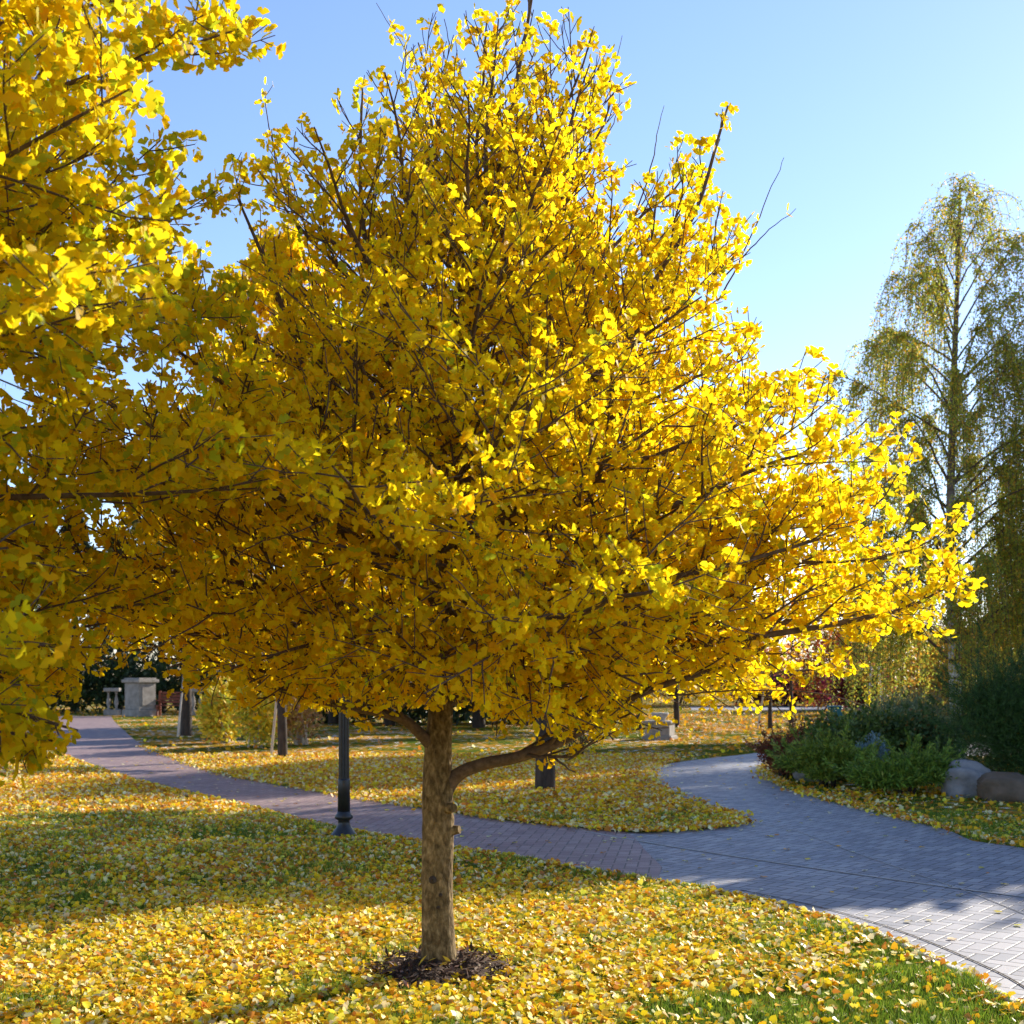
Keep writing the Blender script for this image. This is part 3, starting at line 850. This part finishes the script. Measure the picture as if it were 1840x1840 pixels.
# ---- smaller ginkgos farther back
def back_tree(loc, H, base_h, Rmax, ls, nlimb, label, cols, per=4, step=.10, tr0=.12, bare=0.0, tmpl=T_GINKGO, stakes=0, mat=M_GINKGO, barkmat=M_DBARK, cat='tree', name='ginkgo_tree', group=None):
    root = empty(name, (loc[0], loc[1], 0))
    tag(root, label, cat, group)
    tp = smooth_line([np.array([0,0,-.05]),np.array([0,0,.08]),np.array([rng.normal(0,.03),0,H*.25]),np.array([rng.normal(0,.08),0,H*.55]),np.array([rng.normal(0,.1),0,H*.97])],4)
    tr = np.interp(np.linspace(0,1,len(tp)), [0,.22,.3,.6,1], [tr0*1.5,tr0*1.05,tr0,tr0*.6,.015])
    v, f = tube_arrays(tp, tr, 12, .08)
    make_mesh('trunk', v, f, barkmat, root, smooth=True)
    Rf = rad_fun([(base_h*.85,Rmax*.5),(base_h*1.15,Rmax*.85),(base_h+(H-base_h)*.3,Rmax),(base_h+(H-base_h)*.6,Rmax*.75),(base_h+(H-base_h)*.85,Rmax*.4),(H,.1)])
    tb = Tubes(); cr = Crown(tb, Rf, ls, step, per, minr=.005, twig_n=3)
    for i in range(nlimb):
        q = i/max(nlimb-1,1)
        hs = base_h+(H*.8-base_h)*q
        az = i*2.39996+rng.normal(0,.2)
        he = min(hs+H*(.05+.15*q), H*.97); Re = Rf(he)*(.8+.2*rng.random())
        k = np.argmin(abs(tp[:,2]-hs)); p0 = tp[k]
        p2 = np.array([math.cos(az)*Re, math.sin(az)*Re, he])
        p1 = (p0+p2)/2+np.array([0,0,.05*H*(.5-q)])
        cr.limb(wiggle(bez(p0,p1,p2,8),.03), tr0*.4*(1-.5*q), .006, up=.15+.3*q, nsec=8, seclen=.45, t_leaf=.3)
    tb.build('branches', barkmat, root)
    if bare < 1:
        cr.leaves('crown', mat, root, cols, tmpl=tmpl)
    for k in range(stakes):
        a = 2.2+k*2.3
        s = MB(); s.tube([(math.cos(a)*.55,math.sin(a)*.55,-.05),(math.cos(a)*.16,math.sin(a)*.16,1.7)], .028, 8)
        s.build('stake', M_STAKE, root)
    return root
def gx(px, d): return (px-920)/FPX*d
x, y = G(508,1362); back_tree((x,y), 11.0, 1.9, 3.0, .15, 26, 'orange-yellow ginkgo with slender dark trunk standing beyond the lamp post', ginkgo_cols(0,.6), per=4, step=.10, tr0=.10, stakes=1)
x, y = G(980,1420); back_tree((x,y), 8.8, 2.2, 2.6, .12, 24, 'ginkgo with thick dark trunk on the leafy island right of the main tree', ginkgo_cols(0,.3), per=4, step=.085, tr0=.145)
x, y = G(335,1322); back_tree((x,y), 9.0, 2.4, 3.0, .20, 18, 'staked tree with dark trunk in front of the stone balustrade', lambda P: palette(len(P), [(.10,.12,.02),(.3,.25,.03),(.5,.3,.03)], [4,2,1]), per=4, step=.14, tr0=.16, stakes=2, mat=M_GREEN, name='park_tree', tmpl=T_LEAF)

# ------------------------------------------------------------------ foliage masses
def blob_leaves(n, centers, radii, size, shell=.55, up=.3):
    """leaves spread through a set of clumps"""
    centers = np.asarray(centers); radii = np.asarray(radii)
    vol = radii.prod(1)**.7; idx = rng.choice(len(centers), n, p=vol/vol.sum())
    d = unit(rng.standard_normal((n,3)))
    r = shell+(1-shell)*rng.random(n)**.6 + .10*rng.standard_normal(n)
    P = centers[idx]+d*radii[idx]*r[:,None]
    keep = P[:,2] > .03
    P, d = P[keep], d[keep]; m = len(P)
    D = unit(d*.7+np.array([0,0,up])+rng.normal(0,.6,(m,3)))
    N = unit(d*.5+rng.normal(0,.8,(m,3)))
    return P, D, N, size*(.6+.8*rng.random(m))

def shrub(name, loc, w, h, depth, n, size, cols, wts, label, cat='shrub', tmpl=T_LEAF, mat=None, nclump=12, stems=6, up=.3, shell=.5, stemmat=None, group=None, crownname='foliage', flat=1.0, spikes=0, slen=.25):
    root = empty(name, (loc[0], loc[1], 0)); tag(root, label, cat, group)
    cs = []; rs = []
    for k in range(nclump):
        a = rng.random()*6.283; q = math.sqrt(rng.random())*.72
        zz = h*(.28+.5*rng.random()*(1-.5*q))
        cs.append((math.cos(a)*q*w/2, math.sin(a)*q*depth/2, zz))
        s = .20+.14*rng.random()
        rs.append((w*s, depth*s, h*(s+.05)*flat))
    P, D, N, S = blob_leaves(n, cs, rs, size, shell, up)
    if spikes:                       # shoots that stick out of the outline
        k = max(20, int(n*.35/spikes)); PP = []; DD = []
        for q in range(spikes):
            c = rng.integers(len(cs)); d = unit(np.array([rng.normal(), rng.normal()*.8, abs(rng.normal(0,.55))+.15]))
            p0 = np.array(cs[c])+d*np.array(rs[c])*.8; L = slen*(.6+.9*rng.random())
            t = rng.random(k)**.8
            PP.append(p0+d*L*t[:,None]+np.array([0,0,.25*L])*(t**2)[:,None]+rng.normal(0,1,(k,3))*(.035*(1.2-t))[:,None]*(size/.07)); DD.append(unit(d+rng.normal(0,.5,(k,3))))
        PP = np.concatenate(PP); DD = np.concatenate(DD); ok = PP[:,2] > .02; PP = PP[ok]; DD = DD[ok]
        P = np.concatenate([P,PP]); D = np.concatenate([D,DD]); N = np.concatenate([N,rng.standard_normal(PP.shape)]); S = np.concatenate([S,size*(.5+.7*rng.random(len(PP)))])
    leaf_mesh(crownname, P, D, N, S, tmpl, mat or M_GREEN, root, palette(len(P), cols, wts))
    tb = Tubes()
    for k in range(max(stems,2)):
        c = cs[k % len(cs)]
        p0 = np.array([rng.normal(0,w*.05), rng.normal(0,depth*.05), -.03]); p2 = np.array(c)
        tb.add(bez(p0, (p0+p2)/2+np.array([0,0,.08*h]), p2, 5), np.linspace(.02+.006*h,.006,5), 5)
    tb.build('stems', stemmat or M_DBARK, root)
    return root

# ---- planting bed on the right
BED = []
def S_(px, py, **k):
    x, y = G(px, py); return (x, y)
def at_px(px, d): return (gx0(px,d), d)
def gx0(px, d): return (px-920)/FPX*d
shrub('barberry_shrub', at_px(1407,20.6), .75, .72, .8, 9000, .035, [(.22,.055,.03),(.30,.09,.04),(.14,.09,.03)], [4,2,2], 'low dark red-brown shrub at the tip of the planting bed by the path bend', nclump=12, stems=8, spikes=60, slen=.22)
shrub('barberry_shrub', at_px(1462,21.6), .95, 1.0, .9, 9000, .035, [(.20,.06,.035),(.14,.08,.03),(.28,.14,.04)], [4,2,2], 'taller purplish shrub behind the bright green juniper at the bed tip', nclump=12, stems=8, spikes=60, slen=.22)
shrub('juniper', at_px(1482,18.9), 1.25, .72, .9, 20000, .075, [(.17,.26,.03),(.26,.33,.04),(.09,.15,.02)], [3,3,2], 'spreading light green juniper next to the red-brown shrub at the path edge', cat='juniper', tmpl=T_SPRAY, mat=M_NEEDLE, nclump=11, up=.35, flat=.42, shell=.35, spikes=75, slen=.28)
shrub('juniper', at_px(1634,17.7), 1.5, .58, .9, 20000, .075, [(.14,.25,.03),(.22,.32,.04),(.07,.14,.02)], [3,3,2], 'flat spreading green juniper in front of the grey boulder', cat='juniper', tmpl=T_SPRAY, mat=M_NEEDLE, nclump=11, up=.3, flat=.38, shell=.35, spikes=80, slen=.28)
shrub('rhododendron', at_px(1545,20.3), 1.5, 1.15, 1.3, 6500, .085, [(.09,.15,.03),(.15,.22,.04),(.35,.30,.05)], [5,3,.8], 'glossy dark broadleaf shrub behind the junipers', cat='shrub', nclump=13, stems=12, stemmat=M_TWIG, spikes=70, slen=.3, shell=.3)
shrub('rhododendron', at_px(1655,20.6), 1.6, 1.12, 1.3, 6500, .08, [(.08,.14,.04),(.14,.20,.06),(.40,.20,.04)], [5,3,.6], 'glossy dark broadleaf shrub between the boulder and the wrapped tree', cat='shrub', nclump=13, stems=12, stemmat=M_TWIG, spikes=70, slen=.3, shell=.3)
shrub('blue_spruce', at_px(1556,18.8), .5, .85, .4, 4000, .05, [(.16,.26,.28),(.22,.34,.38)], [1,1], 'small blue-grey dwarf spruce between the two green junipers', cat='conifer', tmpl=T_SPRAY, mat=M_NEEDLE, nclump=8)
shrub('pine_shrub', at_px(1650,24.0), 2.6, 1.4, 1.8, 18000, .10, [(.12,.20,.10),(.18,.26,.14)], [1,1], 'grey-green low pine at the back of the planting bed', cat='pine shrub', tmpl=T_NEEDLE, mat=M_NEEDLE, nclump=16)
shrub('mugo_pine', at_px(1868,18.0), 2.3, 2.0, 1.6, 90000, .075, [(.05,.11,.025),(.08,.17,.035),(.03,.07,.015)], [3,2,2], 'big rounded dark green pine shrub at the right edge', cat='pine shrub', tmpl=T_NEEDLE, mat=M_NEEDLE, nclump=22, up=.5, shell=.35, spikes=150, slen=.4)

def boulder(name, loc, dims, mat, label, seed):
    rs = np.random.default_rng(seed); root_v = []; nu, nv = 28, 16
    ph = rs.random((5,3))*6
    for i in range(nv+1):
        th = math.pi*i/nv
        for j in range(nu):
            a = 2*math.pi*j/nu
            d = np.array([math.sin(th)*math.cos(a), math.sin(th)*math.sin(a), math.cos(th)])
            r = 1+.10*sum(math.sin(d@ph[q]*1.3+q) for q in range(5))/2+.012*rs.standard_normal()
            d = np.sign(d)*np.abs(d)**.85
            root_v.append(d*r*np.array(dims)/2+np.array([0,0,dims[2]*.30]))
    f = np.array([(i*nu+j, (i+1)*nu+j, (i+1)*nu+(j+1)%nu, i*nu+(j+1)%nu) for i in range(nv) for j in range(nu)])
    o = make_mesh(name, root_v, f, mat, None, smooth=True); o.location = (loc[0], loc[1], 0)
    tag(o, label, 'boulder')
boulder('boulder', at_px(1737,17.4), (.66,.5,.62), M_BOULDER, 'rounded grey boulder between the juniper and the dark pine', 3)
boulder('boulder', at_px(1812,16.8), (.80,.5,.46), M_BOULDERB, 'low brown boulder at the foot of the dark pine', 5)
boulder('boulder', at_px(1460,20.1), (.6,.5,.55), M_BOULDER, 'small grey rock half hidden behind the red-brown shrub', 8)

# ------------------------------------------------------------------ weeping birches
def birch(loc, H, tbl, label, nlimb=34, leaf=.055, nhang=12, cols=None, cx=0.0):
    root = empty('weeping_birch', (loc[0], loc[1], 0)); tag(root, label, 'tree')
    tp = smooth_line([np.array([0.1,0,-.05]),np.array([0.05,0,1.5]),np.array([-.05,0,H*.35]),np.array([.0,0,H*.6]),np.array([.1,0,H*.85]),np.array([.15,0,H])],6)
    tr = np.interp(np.linspace(0,1,len(tp)), [0,.1,.5,1], [.17,.13,.08,.012])
    v, f = tube_arrays(tp, tr, 12, .04)
    make_mesh('trunk', v, f, M_BIRCHBARK, root, smooth=True)
    Rf = rad_fun(tbl); tb = Tubes(); P = []; 
    for i in range(nlimb):
        q = i/(nlimb-1)
        hs = 1.6+(H*.90-1.6)*q
        az = i*2.39996+rng.normal(0,.3)
        he = min(hs+1.1+.5*rng.random(), H*1.0)
        Re = Rf(he-.6)*(.55+.7*rng.random())
        p0 = tp[np.argmin(abs(tp[:,2]-hs))]
        p2 = np.array([p0[0]+math.cos(az)*Re, math.sin(az)*Re, he])
        path = wiggle(bez(p0, p0*.4+p2*.6+np.array([0,0,.25]), p2, 9), .03)
        tb.add(path, np.linspace(.035*(1-.7*q)+.006,.007,9), 5)
        m = nhang + int(Re*8)
        for k in range(m):
            t = min(.999, (.45,.72,.98)[k%3]+rng.normal(0,.05)); j = min(int(t*8),7); b = path[j]+(path[j+1]-path[j])*(t*8-j)
            L = (.7+1.9*rng.random())*(1.0 if q < .8 else .5)
            L = min(L*(1.35 if hs < 4.5 else 1), b[2]-.5)
            if L < .3: continue
            out = np.array([math.cos(az)+rng.normal(0,.7), math.sin(az)+rng.normal(0,.7), 0])*.28
            e = b+out*1.3+np.array([0,0,-L]); c = b+out*1.3+np.array([0,0,.12])
            hp = wiggle(bez(b, c, e, 8), .02)
            tb.add(hp, np.linspace(.006,.003,8), 3)
            nl_ = int(L*66)
            tt = rng.random(nl_)*7; jj = np.minimum(tt.astype(int),6)
            P.append(hp[jj]+(hp[jj+1]-hp[jj])*(tt-jj)[:,None]+rng.normal(0,.05,(nl_,3)))
    tb.build('branches', M_TWIG, root)
    P = np.concatenate(P); n = len(P)
    D = unit(np.c_[rng.normal(0,.7,(n,2)), -np.ones(n)*.7+rng.normal(0,.5,n)]); N = rng.standard_normal((n,3))
    c = cols or ([(.40,.46,.06),(.58,.52,.06),(.80,.46,.05),(.28,.33,.06)],[4,3,2,3])
    leaf_mesh('crown', P, D, N, leaf*(.6+.7*rng.random(n)), T_LEAF, M_BIRCH, root, palette(n, *c))
    print('birch', n)
d = 25.0
birch((gx(1712,d), d), 11.3, [(1.5,1.4),(3,2.0),(5,2.0),(6.5,2.0),(7.6,1.5),(8.6,1.35),(9.6,.75),(10.4,.4),(11.4,.15)], 'tall weeping birch with black and white trunk against the sky', 58)
d = 27.0
birch((gx(1905,d), d), 8.6, [(1.5,1.2),(3,1.7),(5,1.6),(6.5,1.2),(8,.6)], 'shorter weeping birch cut by the right edge', 28)

# the thin wrapped tree with pale props beyond the bed
def wrapped_tree():
    x, d = gx(1568,30), 30
    root = back_tree((x,d), 4.6, 1.9, .9, .10, 9, 'young tree with dark wrapped trunk and white props behind the planting bed', lambda P: palette(len(P), [(.5,.36,.03),(.3,.28,.03)], [1,1]), per=2, step=.16, tr0=.10, tmpl=T_LEAF, mat=M_GREEN, name='young_tree')
    for dx in (-.14,.20):
        s = MB(); s.tube([(dx*1.4,-.12,-.05),(dx*.5,-.12,1.9)], .025, 8); s.build('prop', M_GLASS, root)
wrapped_tree()

# ------------------------------------------------------------------ lamp post
def lamp_post():
    x, y = G(618,1506)
    root = empty('lamp_post', (x, y, 0)); tag(root, 'black fluted metal lamp post on the lawn beside the red-brown path', 'street lamp')
    s = MB(); s.lathe((0,0,0), [(.135,-.02),(.135,.03),(.125,.045),(.10,.075),(.075,.11),(.06,.15),(.058,.18),(.09,.20),(.092,.225),(.07,.25),(.065,.27)], 28)
    s.build('base', M_IRON, root, smooth=True)
    s = MB(); s.lathe((0,0,0), [(.062,.27),(.062,.58),(.056,.60)], 28); s.build('lower_shaft', M_IRON, root, smooth=True)
    s = MB(); s.lathe((0,0,0), [(.054,.60),(.050,2.0),(.044,3.0),(.04,3.05)], 64, .22, 10); s.build('fluted_shaft', M_IRON, root)
    s = MB(); s.lathe((0,0,0), [(.04,3.05),(.075,3.07),(.075,3.1),(.05,3.13),(.09,3.2),(.1,3.22)], 24); s.build('collar', M_IRON, root, smooth=True)
    s = MB(); s.lathe((0,0,3.22), [(.09,0),(.15,.08),(.175,.2),(.15,.32),(.09,.38)], 24); s.build('globe', M_GLASS, root, smooth=True)
    s = MB(); s.lathe((0,0,3.58), [(.11,0),(.13,.02),(.06,.09),(.015,.16),(.02,.18),(.005,.2)], 24); s.build('cap', M_IRON, root, smooth=True)
lamp_post()

# ------------------------------------------------------------------ stone terrace at the far left
DT = 55.0
def pillar(px, d, w_, h, rz, label):
    root = empty('stone_pillar', (gx(px,d), d, 0), rz); tag(root, label, 'stone pillar')
    s = MB(); s.box((0,0,.14),(w_*1.18,w_*1.18,.30),0,.02); s.build('plinth', M_STONE, root)
    s = MB(); s.box((0,0,.29+(h-.47)/2),(w_,w_,h-.47),0,.02); s.build('shaft', M_STONE, root)
    s = MB(); s.box((0,-w_/2-.008,.29+(h-.47)/2),(w_*.66,.03,h-.8),0,.01); s.build('panel', M_STONE, root)
    s = MB(); s.box((0,0,h-.11),(w_*1.22,w_*1.22,.14),0,.02); s.box((0,0,h-.01),(w_*1.05,w_*1.05,.07),0,.02); s.build('cap', M_STONE, root)
pillar(252, DT, .92, 1.62, R(57), 'pale square stone pillar left of the red wooden bench')
def balustrade(px0, px1, d, label):
    x0, x1 = gx(px0,d), gx(px1,d)
    root = empty('balustrade', ((x0+x1)/2, d, 0)); tag(root, label, 'balustrade')
    L = x1-x0
    s = MB(); s.box((0,0,.12),(L,.34,.26),0,.02); s.build('plinth', M_STONE, root)
    s = MB(); s.box((0,0,1.12),(L,.36,.16),0,.02); s.build('rail', M_STONE, root)
    k = max(2, int(L/.30))
    for i in range(k):
        xx = -L/2+L*(i+.5)/k
        s = MB(); s.lathe((xx,0,.25), [(.07,0),(.07,.05),(.04,.08),(.095,.28),(.08,.42),(.035,.66),(.06,.72),(.07,.79)], 12)
        s.build('baluster', M_STONE, root, smooth=True)
balustrade(341, 380, DT+.4, 'pale stone balustrade right of the staked tree')
balustrade(188, 216, DT+1.4, 'pale stone balustrade left of the square stone pillar')
def bench():
    root = empty('bench', (gx(305,DT), DT+.3, 0)); tag(root, 'red-brown wooden bench beside the pale stone pillar', 'bench')
    s = MB()
    for k in range(4): s.box((0,-.22+k*.13,.46),(1.3,.11,.04),0,.008)
    s.build('seat', M_REDWOOD, root)
    s = MB()
    for k in range(4): s.box((0,.30+.02*k,.60+k*.13),(1.3,.035,.10),0,.008)
    s.build('backrest', M_REDWOOD, root)
    for sx in (-.58,.58):
        s = MB(); s.box((sx,-.2,.22),(.09,.09,.44),0,.01); s.build('leg', M_REDWOOD, root)
        s = MB(); s.box((sx,.30,.54),(.09,.07,1.08),0,.01); s.build('leg', M_REDWOOD, root)
        s = MB(); s.box((sx,.02,.68),(.08,.56,.05),0,.01); s.build('armrest', M_REDWOOD, root)
bench()
def planter():
    x, y = G(1186,1328)
    root = empty('stone_planter', (x, y, 0), R(-20)); tag(root, 'square grey stone planter on the shaded grass beyond the path', 'planter')
    s = MB(); s.box((0,0,.04),(.78,.78,.12),0,.015); s.build('foot', M_STONE, root)
    s = MB(); s.box((0,0,.26),(.66,.66,.33),0,.015); s.build('body', M_STONE, root)
    s = MB(); s.box((0,0,.455),(.76,.76,.07),0,.015); s.build('rim', M_STONE, root)
    s = MB(); s.lathe((0,0,.48), [(.16,0),(.14,.06),(.22,.16),(.24,.22)], 16); s.build('bowl', M_CONC, root, smooth=True)
planter()
def bin_():
    x, y = G(1500,1296)
    root = empty('litter_bin', (x, y, 0)); tag(root, 'small teal litter bin on the far grass near the red shrubs', 'litter bin')
    s = MB(); s.box((0,0,.26),(.5,.45,.50),0,.03); s.build('body', M_TEAL, root)
    s = MB(); s.box((0,0,.55),(.54,.49,.07),0,.03); s.build('lid', M_TEAL, root)
bin_()

# ------------------------------------------------------------------ far shrubs and trees
YB = [(.75,.62,.05),(.85,.62,.05),(.45,.48,.05),(.75,.40,.05)]
shrub('yellow_shrub', G(405,1335), 1.4, 1.75, 1.1, 2600, .13, YB, [3,3,3,1], 'yellow-green shrub with bare pale stems right of the staked tree', nclump=9, stems=9, stemmat=M_STAKE)
shrub('yellow_shrub', G(462,1343), 1.7, 2.0, 1.3, 3200, .13, YB, [3,3,3,1], 'fuller yellow shrub just left of the slender dark trunk', nclump=10, stems=9, stemmat=M_STAKE)
shrub('yellow_shrub', G(540,1338), 1.8, 1.5, 1.2, 1200, .12, [(.5,.36,.08),(.4,.22,.1)], [2,2], 'half bare shrub with pale splayed stems right of the slender dark trunk', nclump=9, stems=16, stemmat=M_STAKE)
shrub('bare_shrub', G(1035,1358), .9, .95, .7, 300, .07, [(.25,.2,.05)], [1], 'nearly leafless twiggy shrub right of the thick dark trunk', nclump=10, stems=14)
shrub('pale_shrub', G(28,1318), 1.5, 1.0, 1.2, 2200, .11, [(.6,.45,.3),(.7,.55,.2),(.5,.25,.12)], [1,1,1], 'pale pinkish shrub where the path leaves at the left edge', nclump=9)

def evergreen(px, d, H, w_, label, k=0):
    root = empty('evergreen_tree', (gx(px,d), d, 0)); tag(root, label, 'tree', 'dark evergreens at the far edge of the park')
    n = 9000; q = rng.random(n)**.75; h = .4+q*(H-.4)
    tier = .78+.22*np.cos(h*5.5)
    r = w_/2*(1-q)**.8*tier*(.55+.5*rng.random(n)); a = rng.random(n)*6.283
    P = np.c_[r*np.cos(a), r*np.sin(a), h]
    D = unit(np.c_[np.cos(a), np.sin(a), -.25+rng.normal(0,.35,n)]+rng.normal(0,.3,(n,3))); N = unit(rng.normal(0,.5,(n,3))+np.array([0,0,1]))
    leaf_mesh('crown', P, D, N, .38*(.6+.7*rng.random(n)), T_SPRAY, M_NEEDLE, root, palette(n, [(.02,.035,.015),(.03,.05,.02),(.04,.06,.03)], [2,2,1]))
    v, f = tube_arrays(np.array([(0,0,-.1),(0,0,H*.5),(0,0,H*.97)]), [.22,.13,.02], 10)
    make_mesh('trunk', v, f, M_DBARK, root)
for i, (px, d, H, w_, lab) in enumerate([
    (-40,66,9,5.5,'dark evergreen nearest the left edge behind the balustrade'),
    (55,68,11,6,'dark spruce behind the bend of the path at the far left'),
    (135,64,10,6,'dark spruce left of the square stone pillar'),
    (215,67,9,5.5,'dark spruce straight behind the square stone pillar'),
    (290,63,10,6,'dark spruce behind the red wooden bench'),
    (370,66,9,6,'dark spruce behind the right balustrade'),
    (445,64,10,6,'dark spruce behind the yellow shrubs'),
    (600,46,8,6,'dark spruce seen behind the lamp post'),
    (700,44,8,6,'dark spruce left of the main ginkgo trunk in the distance'),
    (860,42,8,6,'dark spruce just right of the main ginkgo trunk in the distance'),
    (940,44,8,6,'dark spruce left of the thick dark trunk in the distance')]):
    evergreen(px, d, H, w_, lab, i)

def hedge(px0, px1, d, h, n, cols, label):
    x0, x1 = gx(px0,d), gx(px1,d); k = int((x1-x0)/.9)+1
    root = empty('hedge', ((x0+x1)/2, d, 0)); tag(root, label, 'hedge')
    cs = [(x0-(x0+x1)/2+(x1-x0)*(i+.5)/k+rng.normal(0,.2), rng.normal(0,.2), h*(.30+.25*(i%2)+.1*rng.random())) for i in range(k)]
    rs = [(.8, .8, h*.42)]*k
    P, D, N, S = blob_leaves(n, cs, rs, .22, .3)
    leaf_mesh('foliage', P, D, N, S, T_LEAF, M_GREEN, root, palette(len(P), cols, [1]*len(cols)))
    tb = Tubes()
    tb.add(np.array([(c[0],0,-.05 if i % 2 else h*.4) for i, c in enumerate(cs)]), .04, 4)
    tb.build('stems', M_DBARK, root)
DK = [(.035,.06,.02),(.05,.08,.025)]
hedge(-80, 480, 60, 2.6, 12000, DK, 'dark clipped hedge running behind the balustrade and the stone pillar')
hedge(560, 1010, 47, 1.9, 9000, DK, 'dark hedge behind the lamp post and the main ginkgo trunk')
far = [ # px, dist, w, h, cols, label
    (1040,70,8,3.4,[(.05,.08,.02),(.09,.10,.03)],'dark green hedge clump behind the twiggy shrub'),
    (1130,74,8,5.5,[(.45,.22,.05),(.5,.3,.05)],'orange autumn tree mass behind the stone planter'),
    (1230,80,8,5,[(.5,.3,.04),(.35,.28,.04)],'amber autumn bush mass right of the stone planter in the distance'),
    (1330,78,7,4.5,[(.35,.10,.04),(.5,.2,.05)],'rusty autumn bush at the far end of the lawn'),
    (1410,76,6,2.4,[(.16,.035,.06),(.10,.03,.05)],'dark purple hedge behind the staked saplings'),
    (1480,76,6,2.3,[(.18,.03,.06),(.12,.03,.05)],'plum coloured hedge behind the litter bin'),
    (1535,58,3.2,2.5,[(.30,.03,.07),(.20,.025,.05),(.3,.1,.05)],'bright crimson shrub left of the wrapped young tree'),
    (1500,66,5,5.0,[(.50,.10,.04),(.6,.25,.04)],'orange-red shrub left of the crimson shrub'),
    (1590,70,7,6.5,[(.45,.36,.04),(.3,.3,.04)],'yellow-green bush seen between the young tree and the birch'),
    (1660,55,5,4.2,[(.50,.30,.03),(.35,.28,.03)],'golden tree mass behind the birch trunk on its left'),
    (1735,50,4,4.6,[(.60,.28,.03),(.45,.30,.03)],'orange-gold tree mass behind the birch trunk on its right'),
    (1820,52,5,4.8,[(.30,.28,.04),(.20,.22,.03),(.5,.3,.03)],'olive and gold tree mass at the right edge behind the pine'),
    (1920,50,5,5,[(.20,.2,.03),(.3,.2,.03)],'olive tree mass just past the right edge'),
]
for px, d, w_, h, cols, lab in far:
    shrub('autumn_bush', (gx(px,d), d), w_, h, w_*.7, 5000, .20, cols, [1]*len(cols), lab, nclump=14, stems=5, mat=M_BIRCH)

# saplings on the far lawn at the right
def sapling(px, py, H, label, stake=True):
    x, y = G(px, py)
    back_tree((x,y), H, 1.7, 1.1, .16, 8, label, lambda P: palette(len(P), [(.7,.4,.03),(.6,.25,.03)], [1,1]), per=2, step=.22, tr0=.075, stakes=1 if stake else 0, tmpl=T_LEAF, mat=M_GINKGO, name='sapling')
sapling(1384,1311,4.2,'staked sapling on the far grass left of the planting bed')
sapling(1422,1302,4.4,'unstaked sapling behind and right of the staked one', False)
x, y = G(1148,1312); back_tree((x,y), 8.2, 2.0, 2.2, .15, 16, 'golden tree with dark stem just left of the stone planter', ginkgo_cols(0,.5), per=3, step=.13, tr0=.10)
x, y = G(1216,1306); back_tree((x,y), 8.0, 2.0, 2.2, .16, 16, 'golden tree with dark stem just right of the stone planter', ginkgo_cols(0,.5), per=3, step=.13, tr0=.10)

# ------------------------------------------------------------------ trees past the right edge that shade the paving
def shade_tree(x, y, H, w_, label, n=9000, size=.34, base=.35):
    root = empty('linden_tree', (x, y, 0)); tag(root, label, 'tree', 'tall trees past the right edge')
    cs = []; rs = []
    for k in range(22):
        a = rng.random()*6.283; q = math.sqrt(rng.random())*.65; zz = H*(base+.1+(1-base-.22)*rng.random())
        taper = 1-.5*abs((zz/H-.55)/.45)
        cs.append((math.cos(a)*q*w_/2*taper, math.sin(a)*q*w_/2*taper, zz)); s = .17+.1*rng.random(); rs.append((w_*s, w_*s, H*s*.55))
    P, D, N, S = blob_leaves(n, cs, rs, size, .3)
    leaf_mesh('crown', P, D, N, S, T_LEAF, M_GREEN, root, palette(len(P), [(.12,.14,.02),(.25,.2,.03),(.08,.11,.02)], [2,1,2]))
    v, f = tube_arrays(np.array([(0,0,-.1),(0,0,H*.3),(.1,0,H*.6),(0,0,H*.9)]), [.24,.18,.1,.03], 12)
    make_mesh('trunk', v, f, M_DBARK, root, smooth=True)
    tb = Tubes()
    for c in cs[:12]:
        p0 = np.array([0,0,max(1.2,c[2]*.6)]); tb.add(bez(p0,(p0+np.array(c))/2+np.array([0,0,.1]),np.array(c),5), np.linspace(.07,.02,5), 6)
    tb.build('branches', M_DBARK, root)
def sc_pos(c, q):        # c: offset across the sun's direction, q: distance towards the sun
    return math.cos(az)*c+math.sin(az)*q, -math.sin(az)*c+math.cos(az)*q
for c, tip, H, w_, base, lab in (
    (-7.3, 4.4, 9.6, 3.4, .30, 'tall green tree just past the right edge nearest the pine'),
    (-6.1, 7.5, 9.0, 4.8, .25, 'tall green tree past the right edge, second from the pine'),
    (-3.5, 9.1, 9.0, 5.0, .25, 'tall green tree past the right edge, farthest right of its row'),
    (-8.6, 0.5, 17.0, 4.0, .55, 'very tall tree past the right edge, standing behind the row'),
    (-15.9, 5.5, 22.0, 7.0, .5, 'tallest tree past the right edge, standing farthest back'),
    (-5.0, 8.6, 4.4, 3.2, .15, 'short bushy tree past the right edge close to the paving')):
    x, y = sc_pos(c, tip+H/math.tan(R(SUN_EL))); shade_tree(x, y, H, w_, lab, int(300*w_*H*(1-base)+2500), .32, base)
